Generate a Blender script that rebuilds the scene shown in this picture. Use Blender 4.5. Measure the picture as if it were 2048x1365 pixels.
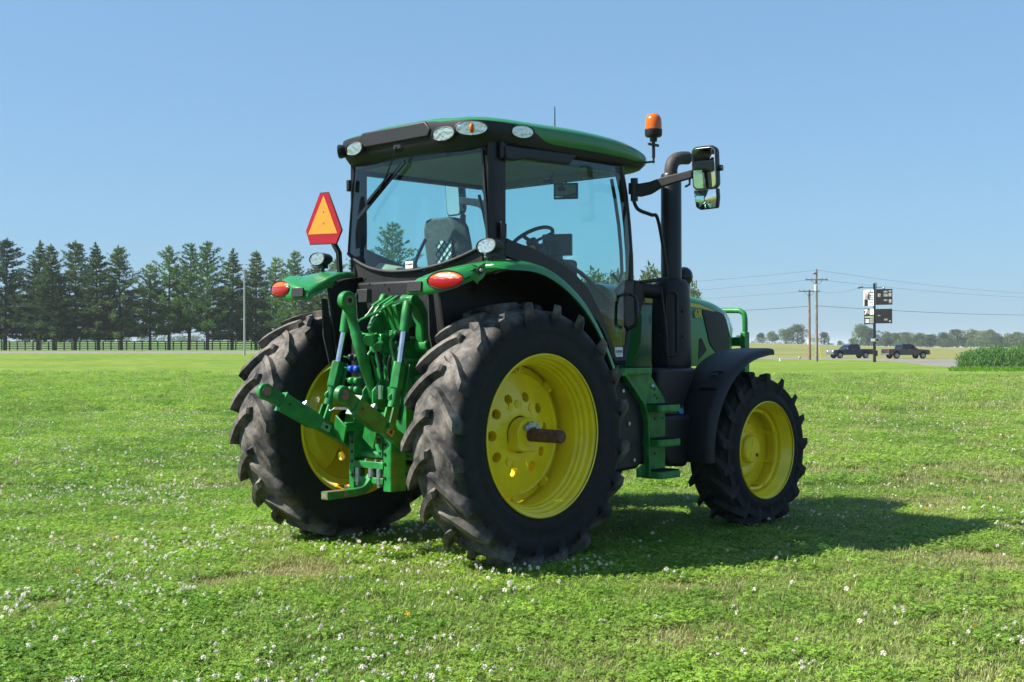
import bpy, bmesh, math, random
import numpy as np
from mathutils import Vector, Matrix
for o in list(bpy.data.objects): bpy.data.objects.remove(o)
scene = bpy.context.scene
COL = scene.collection
PI = math.pi
def rad(a): return math.radians(a)

# ------------------------------------------------------------------ camera
CX, CY, CZ = -6.58, -7.25, 1.53
YAW, PITCH, ROLL, FPX = rad(43.94), rad(0.28), rad(-0.10), 2597.0
fw = Vector((math.cos(YAW)*math.cos(PITCH), math.sin(YAW)*math.cos(PITCH), math.sin(PITCH)))
r0 = Vector((math.sin(YAW), -math.cos(YAW), 0)); u0 = r0.cross(fw)
rt = r0*math.cos(ROLL) + u0*math.sin(ROLL); up = -r0*math.sin(ROLL) + u0*math.cos(ROLL)
cd = bpy.data.cameras.new('camera'); cam = bpy.data.objects.new('camera', cd); COL.objects.link(cam)
M = Matrix((rt, up, -fw)).transposed().to_4x4(); M.translation = Vector((CX, CY, CZ)); cam.matrix_world = M
cd.sensor_width = 36.0; cd.lens = 36.0*FPX/2048.0; cd.clip_start = 0.1; cd.clip_end = 12000
scene.camera = cam
# ------------------------------------------------------------------ sky, sun, exposure
KX, KY = 0.79, -0.60                      # shadow shift on the ground per metre of height
SUN_EL = math.atan(1/math.hypot(KX, KY)); SUN_DIR = Vector((-KX, -KY, 1)).normalized()
w = bpy.data.worlds.new('World'); scene.world = w; w.use_nodes = True
nt = w.node_tree; bg = nt.nodes['Background']
sky = nt.nodes.new('ShaderNodeTexSky'); sky.sky_type = 'NISHITA'; sky.sun_disc = False
sky.sun_elevation = SUN_EL; sky.sun_rotation = math.atan2(SUN_DIR.x, SUN_DIR.y)
sky.altitude = 0; sky.air_density = 1.0; sky.dust_density = 0.8; sky.ozone_density = 10.0
gm = nt.nodes.new('ShaderNodeGamma'); gm.inputs[1].default_value = 0.45          # hazy summer sky: softer, bluer falloff to the horizon
tn = nt.nodes.new('ShaderNodeMix'); tn.data_type = 'RGBA'; tn.blend_type = 'MULTIPLY'; tn.inputs[0].default_value = 1.0; tn.inputs[7].default_value = (1.0, 1.36, 1.62, 1)
nt.links.new(sky.outputs[0], gm.inputs[0]); nt.links.new(gm.outputs[0], tn.inputs[6]); nt.links.new(tn.outputs[2], bg.inputs[0]); bg.inputs[1].default_value = 0.111
sl = bpy.data.lights.new('sun', 'SUN'); sl.energy = 5.0; sl.angle = rad(0.53); sl.color = (1.0, 0.95, 0.87)
so = bpy.data.objects.new('sun', sl); COL.objects.link(so)
so.rotation_euler = SUN_DIR.to_track_quat('Z', 'Y').to_euler(); so.location = (-30, 20, 40)
vs = scene.view_settings; vs.view_transform = 'Standard'; vs.look = 'None'; vs.exposure = 1.10; vs.gamma = 1.0
vs.use_curve_mapping = False
scene.cycles.max_bounces = 8; scene.cycles.transparent_max_bounces = 24
scene.cycles.use_adaptive_sampling = True

# ------------------------------------------------------------------ pixel helpers (direction only; depth comes from the ground)
Fh = Vector((math.cos(YAW), math.sin(YAW), 0)); Rh = Vector((math.sin(YAW), -math.cos(YAW), 0))
def pdir(px, py): return fw*FPX + rt*(px-1024) + up*(682.5-py)
def pix(px, py, d):
    v = pdir(px, py); return Vector((CX, CY, CZ)) + v*(d/v.dot(Fh))
def sm(a, b, x):
    t = min(1, max(0, (x-a)/(b-a))); return t*t*(3-2*t)
def lerp_tab(tab, x):
    if x <= tab[0][0]: return tab[0][1]
    for (x0, y0), (x1, y1) in zip(tab, tab[1:]):
        if x <= x1: return y0+(y1-y0)*(x-x0)/(x1-x0)
    return tab[-1][1]
FAR = [(-2000, 4.5), (600, 4.5), (1000, 4.2), (1490, 3.6), (1750, 1.7), (1900, 1.0), (3500, 0.8)]
def hgt(px, d):
    """ground height at image column px (a bearing) and depth d"""
    left = sm(1250, 640, -px) if False else 1-sm(640, 1250, px)
    h = 0.95*left*sm(45, 150, d)
    if d > 160:
        hf = lerp_tab(FAR, px)
        h += (hf-h)*sm(165, 600, d)
    if d > 650: h -= (d-650)*0.0012
    return h
def wpos(px, d, dz=0.0):
    s = (px-1024)/FPX*d
    p = Vector((CX, CY, 0)) + Rh*s + Fh*d
    p.z = hgt(px, d)+dz
    return p

# ------------------------------------------------------------------ mesh helpers
class MB:
    def __init__(s): s.v = []; s.f = []; s.m = []; s.mi = 0
    def add(s, vs, fs):
        o = len(s.v); s.v += [tuple(v) for v in vs]
        s.f += [tuple(i+o for i in f) for f in fs]; s.m += [s.mi]*len(fs); return s
    def box(s, c, size, rot=None):
        x, y, z = [a/2 for a in size]; c = Vector(c)
        vs = [Vector(p) for p in ((-x,-y,-z),(x,-y,-z),(x,y,-z),(-x,y,-z),(-x,-y,z),(x,-y,z),(x,y,z),(-x,y,z))]
        if rot is not None: vs = [rot @ v for v in vs]
        return s.add([v+c for v in vs], [(3,2,1,0),(4,5,6,7),(0,1,5,4),(1,2,6,5),(2,3,7,6),(3,0,4,7)])
    def bar(s, p0, p1, wid, hei, upv=(0,0,1)):
        p0, p1 = Vector(p0), Vector(p1); d = p1-p0; L = d.length; d.normalize()
        side = Vector(upv).cross(d)
        if side.length < 1e-5: side = Vector((1,0,0)).cross(d)
        side.normalize(); u = d.cross(side)
        return s.box((p0+p1)/2, (L, wid, hei), Matrix((d, side, u)).transposed())
    def ring(s, c, ax, r, n, ph=0.0):
        c = Vector(c); ax = Vector(ax).normalized()
        a = ax.orthogonal().normalized(); b = ax.cross(a)
        return [c + a*(r*math.cos(2*PI*i/n+ph)) + b*(r*math.sin(2*PI*i/n+ph)) for i in range(n)]
    def loft(s, rings, closed=True, cap=True):
        n = len(rings[0]); vs = [p for r in rings for p in r]; fs = []
        for k in range(len(rings)-1):
            for i in range(n if closed else n-1):
                j = (i+1) % n
                fs.append((k*n+i, k*n+j, (k+1)*n+j, (k+1)*n+i))
        if cap and closed:
            fs.append(tuple(reversed(range(n)))); fs.append(tuple(range((len(rings)-1)*n, len(rings)*n)))
        return s.add(vs, fs)
    def cyl(s, p0, p1, ra, rb=None, n=16, cap=True, ph=0.0):
        rb = ra if rb is None else rb; p0, p1 = Vector(p0), Vector(p1); ax = p1-p0
        return s.loft([s.ring(p0, ax, ra, n, ph), s.ring(p1, ax, rb, n, ph)], True, cap)
    def turn(s, prof, org=(0,0,0), ax=(0,0,1), n=24, cap=False):
        """lathe: prof = [(along, radius)]"""
        ax = Vector(ax).normalized(); org = Vector(org)
        return s.loft([s.ring(org+ax*a, ax, max(r, 1e-4), n) for a, r in prof], True, cap)
    def tube(s, path, r, n=8, cap=True):
        P = [Vector(p) for p in path]; rs = r if isinstance(r, (list, tuple)) else [r]*len(P)
        T = []
        for i in range(len(P)):
            t = (P[min(i+1, len(P)-1)]-P[max(i-1, 0)]); T.append(t.normalized())
        a = T[0].orthogonal().normalized(); rings = []
        for i, (p, t) in enumerate(zip(P, T)):
            a = (a - t*a.dot(t)).normalized(); b = t.cross(a)
            rings.append([p + a*(rs[i]*math.cos(2*PI*k/n)) + b*(rs[i]*math.sin(2*PI*k/n)) for k in range(n)])
        return s.loft(rings, True, cap)
    def prism(s, poly, fn0, fn1):
        """poly of 2-D points; fn0/fn1 map a 2-D point to the two faces"""
        n = len(poly)
        return s.loft([[Vector(fn0(*p)) for p in poly], [Vector(fn1(*p)) for p in poly]], True, True)
    def xz(s, poly, y0, y1): return s.prism(poly, lambda a, b: (a, y0, b), lambda a, b: (a, y1, b))
    def yz(s, poly, x0, x1): return s.prism(poly, lambda a, b: (x0, a, b), lambda a, b: (x1, a, b))
    def xy(s, poly, z0, z1): return s.prism(poly, lambda a, b: (a, b, z0), lambda a, b: (a, b, z1))
    def ball(s, c, r, n=12, m=8):
        c = Vector(c); r = Vector(r) if isinstance(r, (tuple, list)) else Vector((r, r, r)); rings = []
        for k in range(m+1):
            t = PI*k/m; q = max(math.sin(t), 1e-3)
            rings.append([c+Vector((r.x*q*math.cos(2*PI*i/n), r.y*q*math.sin(2*PI*i/n), -r.z*math.cos(t))) for i in range(n)])
        return s.loft(rings)
    def sheet(s, fn, nu, nv, th, nrm):
        """grid surface fn(u,v) with thickness th along nrm(u,v) or a fixed vector"""
        A = []; B = []
        for j in range(nv+1):
            for i in range(nu+1):
                u, v = i/nu, j/nv; p = Vector(fn(u, v)); q = Vector(nrm(u, v) if callable(nrm) else nrm)
                A.append(p); B.append(p+q*th)
        n = nu+1; N = len(A); fs = []
        for j in range(nv):
            for i in range(nu):
                a = j*n+i; fs.append((a, a+1, a+n+1, a+n)); fs.append((N+a, N+a+n, N+a+n+1, N+a+1))
        edge = [i for i in range(nu)] + [nu+j*n for j in range(nv)] + [nv*n+i for i in range(nu, 0, -1)] + [j*n for j in range(nv, 0, -1)]
        for a, b in zip(edge, edge[1:]+edge[:1]): fs.append((b, a, N+a, N+b))
        return s.add(A+B, fs)
    def mesh(s, name, mats, smooth=35):
        me = bpy.data.meshes.new(name); me.from_pydata(s.v, [], s.f)
        for m in (mats if isinstance(mats, (list, tuple)) else [mats]): me.materials.append(m)
        if isinstance(mats, (list, tuple)) and len(mats) > 1: me.polygons.foreach_set('material_index', s.m)
        bm = bmesh.new(); bm.from_mesh(me); bmesh.ops.recalc_face_normals(bm, faces=bm.faces); bm.to_mesh(me); bm.free()
        if smooth:
            me.polygons.foreach_set('use_smooth', [True]*len(me.polygons)); me.set_sharp_from_angle(angle=rad(smooth))
        me.update(); return me
    def build(s, name, mat, parent=None, smooth=35, bevel=0.0, seg=2):
        o = bpy.data.objects.new(name, s.mesh(name, mat, smooth)); COL.objects.link(o)
        if parent is not None: o.parent = parent
        if bevel:
            b = o.modifiers.new('bevel', 'BEVEL'); b.width = bevel; b.segments = seg; b.limit_method = 'ANGLE'; b.angle_limit = rad(40)
            b.harden_normals = False
        return o
def arc(cx, cy, r, a0, a1, n):
    return [(cx+r*math.cos(rad(a0+(a1-a0)*i/n)), cy+r*math.sin(rad(a0+(a1-a0)*i/n))) for i in range(n+1)]
def rrect(x0, x1, y0, y1, r, n=4):
    return arc(x1-r, y1-r, r, 0, 90, n)+arc(x0+r, y1-r, r, 90, 180, n)+arc(x0+r, y0+r, r, 180, 270, n)+arc(x1-r, y0+r, r, 270, 360, n)
def spline(pts, n):
    P = [Vector(p) for p in pts]; out = []
    for i in range(len(P)-1):
        a, b, c, d = P[max(i-1, 0)], P[i], P[i+1], P[min(i+2, len(P)-1)]
        for k in range(n):
            t = k/n
            out.append(0.5*((2*b)+(c-a)*t+(2*a-5*b+4*c-d)*t*t+(3*b-a-3*c+d)*t**3))
    out.append(P[-1]); return out
def empty(name, loc=(0,0,0), parent=None, rz=0.0):
    o = bpy.data.objects.new(name, None); COL.objects.link(o); o.location = loc; o.rotation_euler = (0, 0, rz)
    o.empty_display_size = 0.2
    if parent is not None: o.parent = parent
    return o
def tag(o, label=None, cat=None, group=None, kind=None):
    if label: o['label'] = label
    if cat: o['category'] = cat
    if group: o['group'] = group
    if kind: o['kind'] = kind
    return o
def copy_tree(o, parent=None):
    c = o.copy(); COL.objects.link(c); c.parent = parent
    for ch in list(o.children): copy_tree(ch, c)
    return c
def text_mesh(name, body, size, mat, mw, parent=None, ext=0.0015, shear=0.0, align='CENTER', bold=0.0):
    cu = bpy.data.curves.new(name, 'FONT'); cu.body = body; cu.size = size; cu.extrude = ext; cu.align_x = align
    cu.align_y = 'CENTER'; cu.shear = shear; cu.offset = bold; cu.resolution_u = 3
    t = bpy.data.objects.new('tmp', cu); COL.objects.link(t)
    dg = bpy.context.evaluated_depsgraph_get(); me = bpy.data.meshes.new_from_object(t.evaluated_get(dg))
    bpy.data.objects.remove(t); bpy.data.curves.remove(cu)
    me.name = name; me.materials.clear(); me.materials.append(mat); me.transform(mw)
    o = bpy.data.objects.new(name, me); COL.objects.link(o)
    if parent is not None: o.parent = parent
    return o
def frame(origin, xdir, ydir):
    x = Vector(xdir).normalized(); y = Vector(ydir).normalized(); z = x.cross(y).normalized(); y = z.cross(x)
    m = Matrix((x, y, z)).transposed().to_4x4(); m.translation = Vector(origin); return m

# ------------------------------------------------------------------ materials
def mat(name, col, rough=0.5, metal=0.0, noise=0.0, nscale=20.0, bump=0.0, bscale=200.0, coat=0.0, spec=0.5, col2=None, emit=0.0, detail=4.0, trans=0.0, ior=1.45, sss=0.0):
    m = bpy.data.materials.new(name); m.use_nodes = True; n = m.node_tree.nodes; l = m.node_tree.links
    b = n['Principled BSDF']; b.inputs['Base Color'].default_value = (*col, 1); b.inputs['Roughness'].default_value = rough
    b.inputs['Metallic'].default_value = metal; b.inputs['Specular IOR Level'].default_value = spec
    b.inputs['Coat Weight'].default_value = coat; b.inputs['Coat Roughness'].default_value = 0.05
    b.inputs['Transmission Weight'].default_value = trans; b.inputs['IOR'].default_value = ior
    tc = n.new('ShaderNodeTexCoord')
    if noise or col2:
        nz = n.new('ShaderNodeTexNoise'); nz.inputs['Scale'].default_value = nscale; nz.inputs['Detail'].default_value = detail
        l.new(tc.outputs['Object'], nz.inputs['Vector'])
        rp = n.new('ShaderNodeValToRGB'); e = rp.color_ramp.elements
        c2 = col2 or tuple(min(1, c*(1+noise)) for c in col); c1 = col if col2 else tuple(c*(1-noise) for c in col)
        e[0].position = 0.35; e[0].color = (*c1, 1); e[1].position = 0.68; e[1].color = (*c2, 1)
        l.new(nz.outputs['Fac'], rp.inputs['Fac']); l.new(rp.outputs['Color'], b.inputs['Base Color'])
    if bump:
        nb = n.new('ShaderNodeTexNoise'); nb.inputs['Scale'].default_value = bscale; nb.inputs['Detail'].default_value = 3
        l.new(tc.outputs['Object'], nb.inputs['Vector'])
        bp = n.new('ShaderNodeBump'); bp.inputs['Strength'].default_value = bump; bp.inputs['Distance'].default_value = 0.01
        l.new(nb.outputs['Fac'], bp.inputs['Height']); l.new(bp.outputs['Normal'], b.inputs['Normal'])
    return m
def glass_mat(name, tint, gloss=1.0, rough=0.02):
    m = bpy.data.materials.new(name); m.use_nodes = True; n = m.node_tree.nodes; l = m.node_tree.links
    n.remove(n['Principled BSDF']); out = n['Material Output']
    t = n.new('ShaderNodeBsdfTransparent'); t.inputs[0].default_value = (*tint, 1)
    g = n.new('ShaderNodeBsdfGlossy'); g.inputs['Roughness'].default_value = rough; g.inputs[0].default_value = (gloss, gloss, gloss, 1)
    fr = n.new('ShaderNodeFresnel'); fr.inputs[0].default_value = 1.5
    mx = n.new('ShaderNodeMixShader'); ge = n.new('ShaderNodeNewGeometry'); iv = n.new('ShaderNodeMath'); iv.operation = 'SUBTRACT'; iv.inputs[0].default_value = 1.0; l.new(ge.outputs['Backfacing'], iv.inputs[1])
    mu = n.new('ShaderNodeMath'); mu.operation = 'MULTIPLY'; l.new(fr.outputs[0], mu.inputs[0]); l.new(iv.outputs[0], mu.inputs[1]); l.new(mu.outputs[0], mx.inputs[0]); l.new(t.outputs[0], mx.inputs[1]); l.new(g.outputs[0], mx.inputs[2])
    l.new(mx.outputs[0], out.inputs[0]); return m
def foliage(name, c1, c2, trans=0.35, nscale=1.2, rough=0.6, c3=None, rnd=0.5):
    m = bpy.data.materials.new(name); m.use_nodes = True; n = m.node_tree.nodes; l = m.node_tree.links
    b = n['Principled BSDF']; out = n['Material Output']; b.inputs['Roughness'].default_value = rough; b.inputs['Specular IOR Level'].default_value = 0.25
    tc = n.new('ShaderNodeTexCoord'); nz = n.new('ShaderNodeTexNoise'); nz.inputs['Scale'].default_value = nscale; nz.inputs['Detail'].default_value = 5
    l.new(tc.outputs['Object'], nz.inputs['Vector'])
    oi = n.new('ShaderNodeObjectInfo')
    ad = n.new('ShaderNodeMath'); ad.operation = 'MULTIPLY_ADD'; l.new(oi.outputs['Random'], ad.inputs[0]); ad.inputs[1].default_value = rnd; l.new(nz.outputs['Fac'], ad.inputs[2])
    sb = n.new('ShaderNodeMath'); sb.operation = 'SUBTRACT'; l.new(ad.outputs[0], sb.inputs[0]); sb.inputs[1].default_value = rnd*0.5
    rp = n.new('ShaderNodeValToRGB'); e = rp.color_ramp.elements; e[0].position = 0.3; e[0].color = (*c1, 1); e[1].position = 0.7; e[1].color = (*c2, 1)
    if c3: q = e.new(0.9); q.color = (*c3, 1)
    l.new(sb.outputs[0], rp.inputs['Fac']); l.new(rp.outputs['Color'], b.inputs['Base Color'])
    tr = n.new('ShaderNodeBsdfTranslucent'); l.new(rp.outputs['Color'], tr.inputs[0])
    mx = n.new('ShaderNodeMixShader'); mx.inputs[0].default_value = trans
    l.new(b.outputs[0], mx.inputs[1]); l.new(tr.outputs[0], mx.inputs[2]); l.new(mx.outputs[0], out.inputs[0])
    return m

# ================================================================== THE SETTING
def hgt(px, d):
    left = 1-sm(640, 1250, px)
    h = left*(0.95*sm(45, 145, d)+0.28*sm(145, 178, d))
    if d > 165:
        hf = lerp_tab(FAR, px); h += (hf-h)*sm(185, 620, d)
    if d > 650: h -= (d-650)*0.0012
    return h
D0 = [(-4000, 145), (1300, 145), (1500, 168), (1640, 160), (1745, 146), (1800, 127), (1850, 108), (1905, 96), (1950, 91), (2200, 82), (6000, 80)]
D1 = [(-4000, 161), (1300, 166), (1500, 186), (1640, 182), (1745, 172), (1850, 158), (2000, 155), (6000, 150)]
def lawn_material():
    m = bpy.data.materials.new('lawn'); m.use_nodes = True; n = m.node_tree.nodes; l = m.node_tree.links
    b = n['Principled BSDF']; b.inputs['Roughness'].default_value = 0.9; b.inputs['Specular IOR Level'].default_value = 0.1
    g = n.new('ShaderNodeNewGeometry')
    def nz(sc, det, dist=0.0):
        q = n.new('ShaderNodeTexNoise'); q.inputs['Scale'].default_value = sc; q.inputs['Detail'].default_value = det; q.inputs['Distortion'].default_value = dist
        l.new(g.outputs['Position'], q.inputs['Vector']); return q
    big = nz(0.09, 5, 0.6); mid = nz(1.1, 6); fin = nz(26, 6)
    r1 = n.new('ShaderNodeValToRGB'); e = r1.color_ramp.elements
    e[0].position = 0.3; e[0].color = (0.125, 0.215, 0.022, 1); e[1].position = 0.72; e[1].color = (0.205, 0.290, 0.050, 1)
    l.new(big.outputs['Fac'], r1.inputs['Fac'])
    r2 = n.new('ShaderNodeValToRGB'); e = r2.color_ramp.elements
    e[0].position = 0.32; e[0].color = (0.55, 0.62, 0.5, 1); e[1].position = 0.7; e[1].color = (1.25, 1.15, 1.2, 1)
    l.new(mid.outputs['Fac'], r2.inputs['Fac'])
    r3 = n.new('ShaderNodeValToRGB'); e = r3.color_ramp.elements
    e[0].position = 0.3; e[0].color = (0.45, 0.5, 0.45, 1); e[1].position = 0.68; e[1].color = (1.45, 1.35, 1.4, 1)
    l.new(fin.outputs['Fac'], r3.inputs['Fac'])
    a = n.new('ShaderNodeMix'); a.data_type = 'RGBA'; a.blend_type = 'MULTIPLY'; a.inputs[0].default_value = 0.8
    l.new(r1.outputs[0], a.inputs[6]); l.new(r2.outputs[0], a.inputs[7])
    c = n.new('ShaderNodeMix'); c.data_type = 'RGBA'; c.blend_type = 'MULTIPLY'; c.inputs[0].default_value = 0.8
    l.new(a.outputs[2], c.inputs[6]); l.new(r3.outputs[0], c.inputs[7])
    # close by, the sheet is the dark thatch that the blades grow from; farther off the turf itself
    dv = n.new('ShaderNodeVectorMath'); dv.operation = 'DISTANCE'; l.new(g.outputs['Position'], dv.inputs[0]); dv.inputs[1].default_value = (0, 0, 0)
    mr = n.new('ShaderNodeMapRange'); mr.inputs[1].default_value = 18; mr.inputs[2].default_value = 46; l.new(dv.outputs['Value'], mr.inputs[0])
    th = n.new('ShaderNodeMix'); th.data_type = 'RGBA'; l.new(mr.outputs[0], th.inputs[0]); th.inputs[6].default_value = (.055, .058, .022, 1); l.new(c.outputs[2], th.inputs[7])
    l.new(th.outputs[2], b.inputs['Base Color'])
    bp = n.new('ShaderNodeBump'); bp.inputs['Strength'].default_value = 0.8; bp.inputs['Distance'].default_value = 0.05
    l.new(fin.outputs['Fac'], bp.inputs['Height']); l.new(bp.outputs[0], b.inputs['Normal'])
    return m
M_LAWN = lawn_material()
M_ROAD = mat('gravel_road', (0.20, 0.19, 0.17), 0.95, noise=0.25, nscale=1.5, spec=0.1)
M_FIELD = mat('crop_field', (0.150, 0.170, 0.050), 0.95, nscale=0.02, col2=(0.215, 0.205, 0.075), spec=0.05, detail=8)
phis = [rad(-180+i*10) for i in range(13)] + [rad(-50+i*2) for i in range(10)] + [rad(-30+i*0.5) for i in range(121)] + [rad(32+i*2) for i in range(10)] + [rad(60+i*10) for i in range(12)]
def pxof(ph): return 1024+FPX*math.tan(max(rad(-55), min(rad(55), ph)))
def cosd(ph): return math.cos(ph) if abs(ph) < rad(55) else math.cos(rad(55))
def ground_sheet(name, dlist_fn, nrow, m):
    mb = MB(); vs = []; n = len(phis)
    for k in range(nrow+1):
        for ph in phis:
            px = pxof(ph); d = dlist_fn(px, k/nrow); ro = d/cosd(ph)
            p = Vector((CX, CY, 0)) + (Fh*math.cos(ph)+Rh*math.sin(ph))*ro
            vs.append((p.x, p.y, hgt(px, d)))
    fs = [(k*n+i, k*n+(i+1) % n, (k+1)*n+(i+1) % n, (k+1)*n+i) for k in range(nrow) for i in range(n)]
    mb.add(vs, fs); me = bpy.data.meshes.new(name); me.from_pydata(mb.v, [], mb.f); me.materials.append(m)
    me.polygons.foreach_set('use_smooth', [True]*len(me.polygons)); me.update()
    if me.polygons[len(me.polygons)//2].normal.z < 0: me.flip_normals()
    o = bpy.data.objects.new(name, me); COL.objects.link(o); tag(o, kind='structure'); return o
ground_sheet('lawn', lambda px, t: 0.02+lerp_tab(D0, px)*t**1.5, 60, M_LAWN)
ground_sheet('road', lambda px, t: lerp_tab(D0, px)*(1-t)+lerp_tab(D1, px)*t, 6, M_ROAD)
M_FIELD_G = mat('green_field', (0.085, 0.150, 0.040), 0.95, nscale=0.02, col2=(0.130, 0.185, 0.060), spec=0.05, detail=8)
FLD = ground_sheet('field', lambda px, t: lerp_tab(D1, px)*(6000/lerp_tab(D1, px))**t, 60, M_FIELD)

FLD.data.materials.append(M_FIELD_G)
for pl in FLD.data.polygons:
    c = Vector(pl.center)-Vector((CX, CY, 0)); d = c.dot(Fh)
    if d <= 0 or 1024+FPX*c.dot(Rh)/d < 1250: pl.material_index = 1

# ------------------------------------------------------------------ near grass, clover and flowers (uncountable: stuff)
rng = np.random.default_rng(7)
def vnoise(x, y, sc, seed):
    r = np.random.default_rng(seed); T = r.random((64, 64)); x = x/sc; y = y/sc
    xi = np.floor(x).astype(int); yi = np.floor(y).astype(int); fx = x-xi; fy = y-yi
    fx = fx*fx*(3-2*fx); fy = fy*fy*(3-2*fy); g = lambda a, b: T[a % 64, b % 64]
    return (g(xi, yi)*(1-fx)+g(xi+1, yi)*fx)*(1-fy)+(g(xi, yi+1)*(1-fx)+g(xi+1, yi+1)*fx)*fy
def fnoise(x, y, sc, seed): return 0.55*vnoise(x, y, sc, seed)+0.28*vnoise(x, y, sc*0.45, seed+1)+0.17*vnoise(x, y, sc*0.2, seed+2)
def blade_mat(name, green1, green2, straw, trans):
    m = bpy.data.materials.new(name); m.use_nodes = True; n = m.node_tree.nodes; l = m.node_tree.links
    b = n['Principled BSDF']; out = n['Material Output']; b.inputs['Roughness'].default_value = 0.38; b.inputs['Specular IOR Level'].default_value = 0.5
    at = n.new('ShaderNodeAttribute'); at.attribute_type = 'INSTANCER'; at.attribute_name = 'dry'
    at2 = n.new('ShaderNodeAttribute'); at2.attribute_type = 'INSTANCER'; at2.attribute_name = 'tone'
    a = n.new('ShaderNodeMix'); a.data_type = 'RGBA'; a.inputs[6].default_value = (*green1, 1); a.inputs[7].default_value = (*green2, 1); l.new(at2.outputs['Fac'], a.inputs[0])
    c = n.new('ShaderNodeMix'); c.data_type = 'RGBA'; l.new(at.outputs['Fac'], c.inputs[0]); l.new(a.outputs[2], c.inputs[6]); c.inputs[7].default_value = (*straw, 1)
    l.new(c.outputs[2], b.inputs['Base Color'])
    tr = n.new('ShaderNodeBsdfTranslucent'); l.new(c.outputs[2], tr.inputs[0])
    mx = n.new('ShaderNodeMixShader'); mx.inputs[0].default_value = trans; l.new(b.outputs[0], mx.inputs[1]); l.new(tr.outputs[0], mx.inputs[2]); l.new(mx.outputs[0], out.inputs[0])
    return m
M_BLADE = blade_mat('grass_blade', (0.105, 0.215, 0.020), (0.320, 0.430, 0.095), (0.400, 0.340, 0.160), 0.35)
M_CLOVER = blade_mat('clover_leaf', (0.080, 0.220, 0.012), (0.300, 0.500, 0.045), (0.270, 0.330, 0.080), 0.40)
M_PETAL = mat('clover_petal', (0.88, 0.85, 0.76), 0.8, col2=(0.72, 0.62, 0.52), nscale=60)
M_DANDY = mat('dandelion_petal', (0.75, 0.45, 0.01), 0.8, noise=0.1)
rnd = random.Random(3)
def tuft(nb, rad_, hmin, hmax, wid, lean):
    mb = MB()
    for i in range(nb):
        a = rnd.uniform(0, 2*PI); q = rad_*math.sqrt(rnd.random()); x, y = q*math.cos(a), q*math.sin(a)
        h = rnd.uniform(hmin, hmax); th = rnd.uniform(0, 2*PI); le = rnd.uniform(0.2, 1)*lean*h; lx, ly = le*math.cos(th), le*math.sin(th)
        ww = wid*rnd.uniform(0.7, 1.3)/2; sx, sy = -math.sin(th)*ww, math.cos(th)*ww
        mb.add([(x-sx, y-sy, -0.01), (x+sx, y+sy, -0.01), (x+sx*.8+lx*.35, y+sy*.8+ly*.35, h*.6), (x-sx*.8+lx*.35, y-sy*.8+ly*.35, h*.6), (x+lx, y+ly, h*rnd.uniform(.8, 1))],
               [(0, 1, 2, 3), (3, 2, 4)])
    return mb.mesh('tuft', M_BLADE, 0)
def clover(nl, rad_, hmin, hmax, size):
    mb = MB()
    for i in range(nl):
        a = rnd.uniform(0, 2*PI); q = rad_*math.sqrt(rnd.random()); c = Vector((q*math.cos(a), q*math.sin(a), rnd.uniform(hmin, hmax)))
        r0 = rnd.uniform(0, 2*PI); tl = Vector((rnd.uniform(-.5, .5), rnd.uniform(-.5, .5), 1)).normalized(); s = size*rnd.uniform(.7, 1.25)
        ax = tl.orthogonal().normalized(); ay = tl.cross(ax)
        for k in range(3):
            t = r0+k*2*PI/3; d = ax*math.cos(t)+ay*math.sin(t); e = tl.cross(d)
            mb.add([c, c+d*s*.55+e*s*.42+tl*s*.12, c+d*s*1.05+e*s*.1, c+d*s*.55-e*s*.42+tl*s*.12], [(0, 3, 2, 1)])
    return mb.mesh('clover', M_CLOVER, 0)
def flower(r, h, m, n=1):
    mb = MB()
    for k in range(n):
        x, y = rnd.uniform(-.06, .06)*(k > 0), rnd.uniform(-.06, .06)*(k > 0); hh = h*rnd.uniform(.8, 1.2); rr = r*rnd.uniform(.75, 1.2)
        mb.mi = 0; mb.cyl((x, y, 0), (x+rnd.uniform(-.01, .01), y, hh), 0.0012, n=4, cap=False)
        mb.mi = 1
        for q in range(22):
            v = Vector((rnd.gauss(0, 1), rnd.gauss(0, 1), rnd.gauss(.25, 1))).normalized(); e = v.orthogonal().normalized()*rr*.28; c = Vector((x, y, hh))
            f = v.cross(e)
            mb.add([c+v*rr*.25-e, c+v*rr*.25+e, c+v*rr+f*.6, c+v*rr-f*.6], [(0, 1, 2, 3)])
    return mb.mesh('flower', [M_CLOVER, m], 0)
def weed():
    mb = MB()
    for k in range(6):
        t = k*PI/3+rnd.uniform(-.3, .3); d = Vector((math.cos(t), math.sin(t), 0)); e = Vector((-d.y, d.x, 0)); L = rnd.uniform(.05, .09)
        mb.add([(0, 0, 0), d*L*.5+e*L*.28+Vector((0, 0, L*.5)), d*L+Vector((0, 0, L*.55)), d*L*.5-e*L*.28+Vector((0, 0, L*.5))], [(0, 3, 2, 1)])
    return mb.mesh('weed', M_CLOVER, 0)
src = bpy.data.collections.new('lawn_plants')     # plant shapes that the lawn repeats; not linked to the scene itself
shapes = [tuft(36, .10, .025, .055, .0055, 1.2), tuft(36, .10, .02, .05, .0055, 1.8), tuft(20, .10, .04, .085, .0045, 1.1),
          clover(26, .09, .015, .055, .0125), clover(24, .09, .02, .065, .0150), flower(.0110, .058, M_PETAL), flower(.0105, .060, M_PETAL, 2),
          flower(.014, .05, M_DANDY), weed(), tuft(44, .11, .012, .032, .0055, 2.2)]
for i, me in enumerate(shapes):
    o = bpy.data.objects.new('plant_%02d' % i, me); src.objects.link(o)
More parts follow.
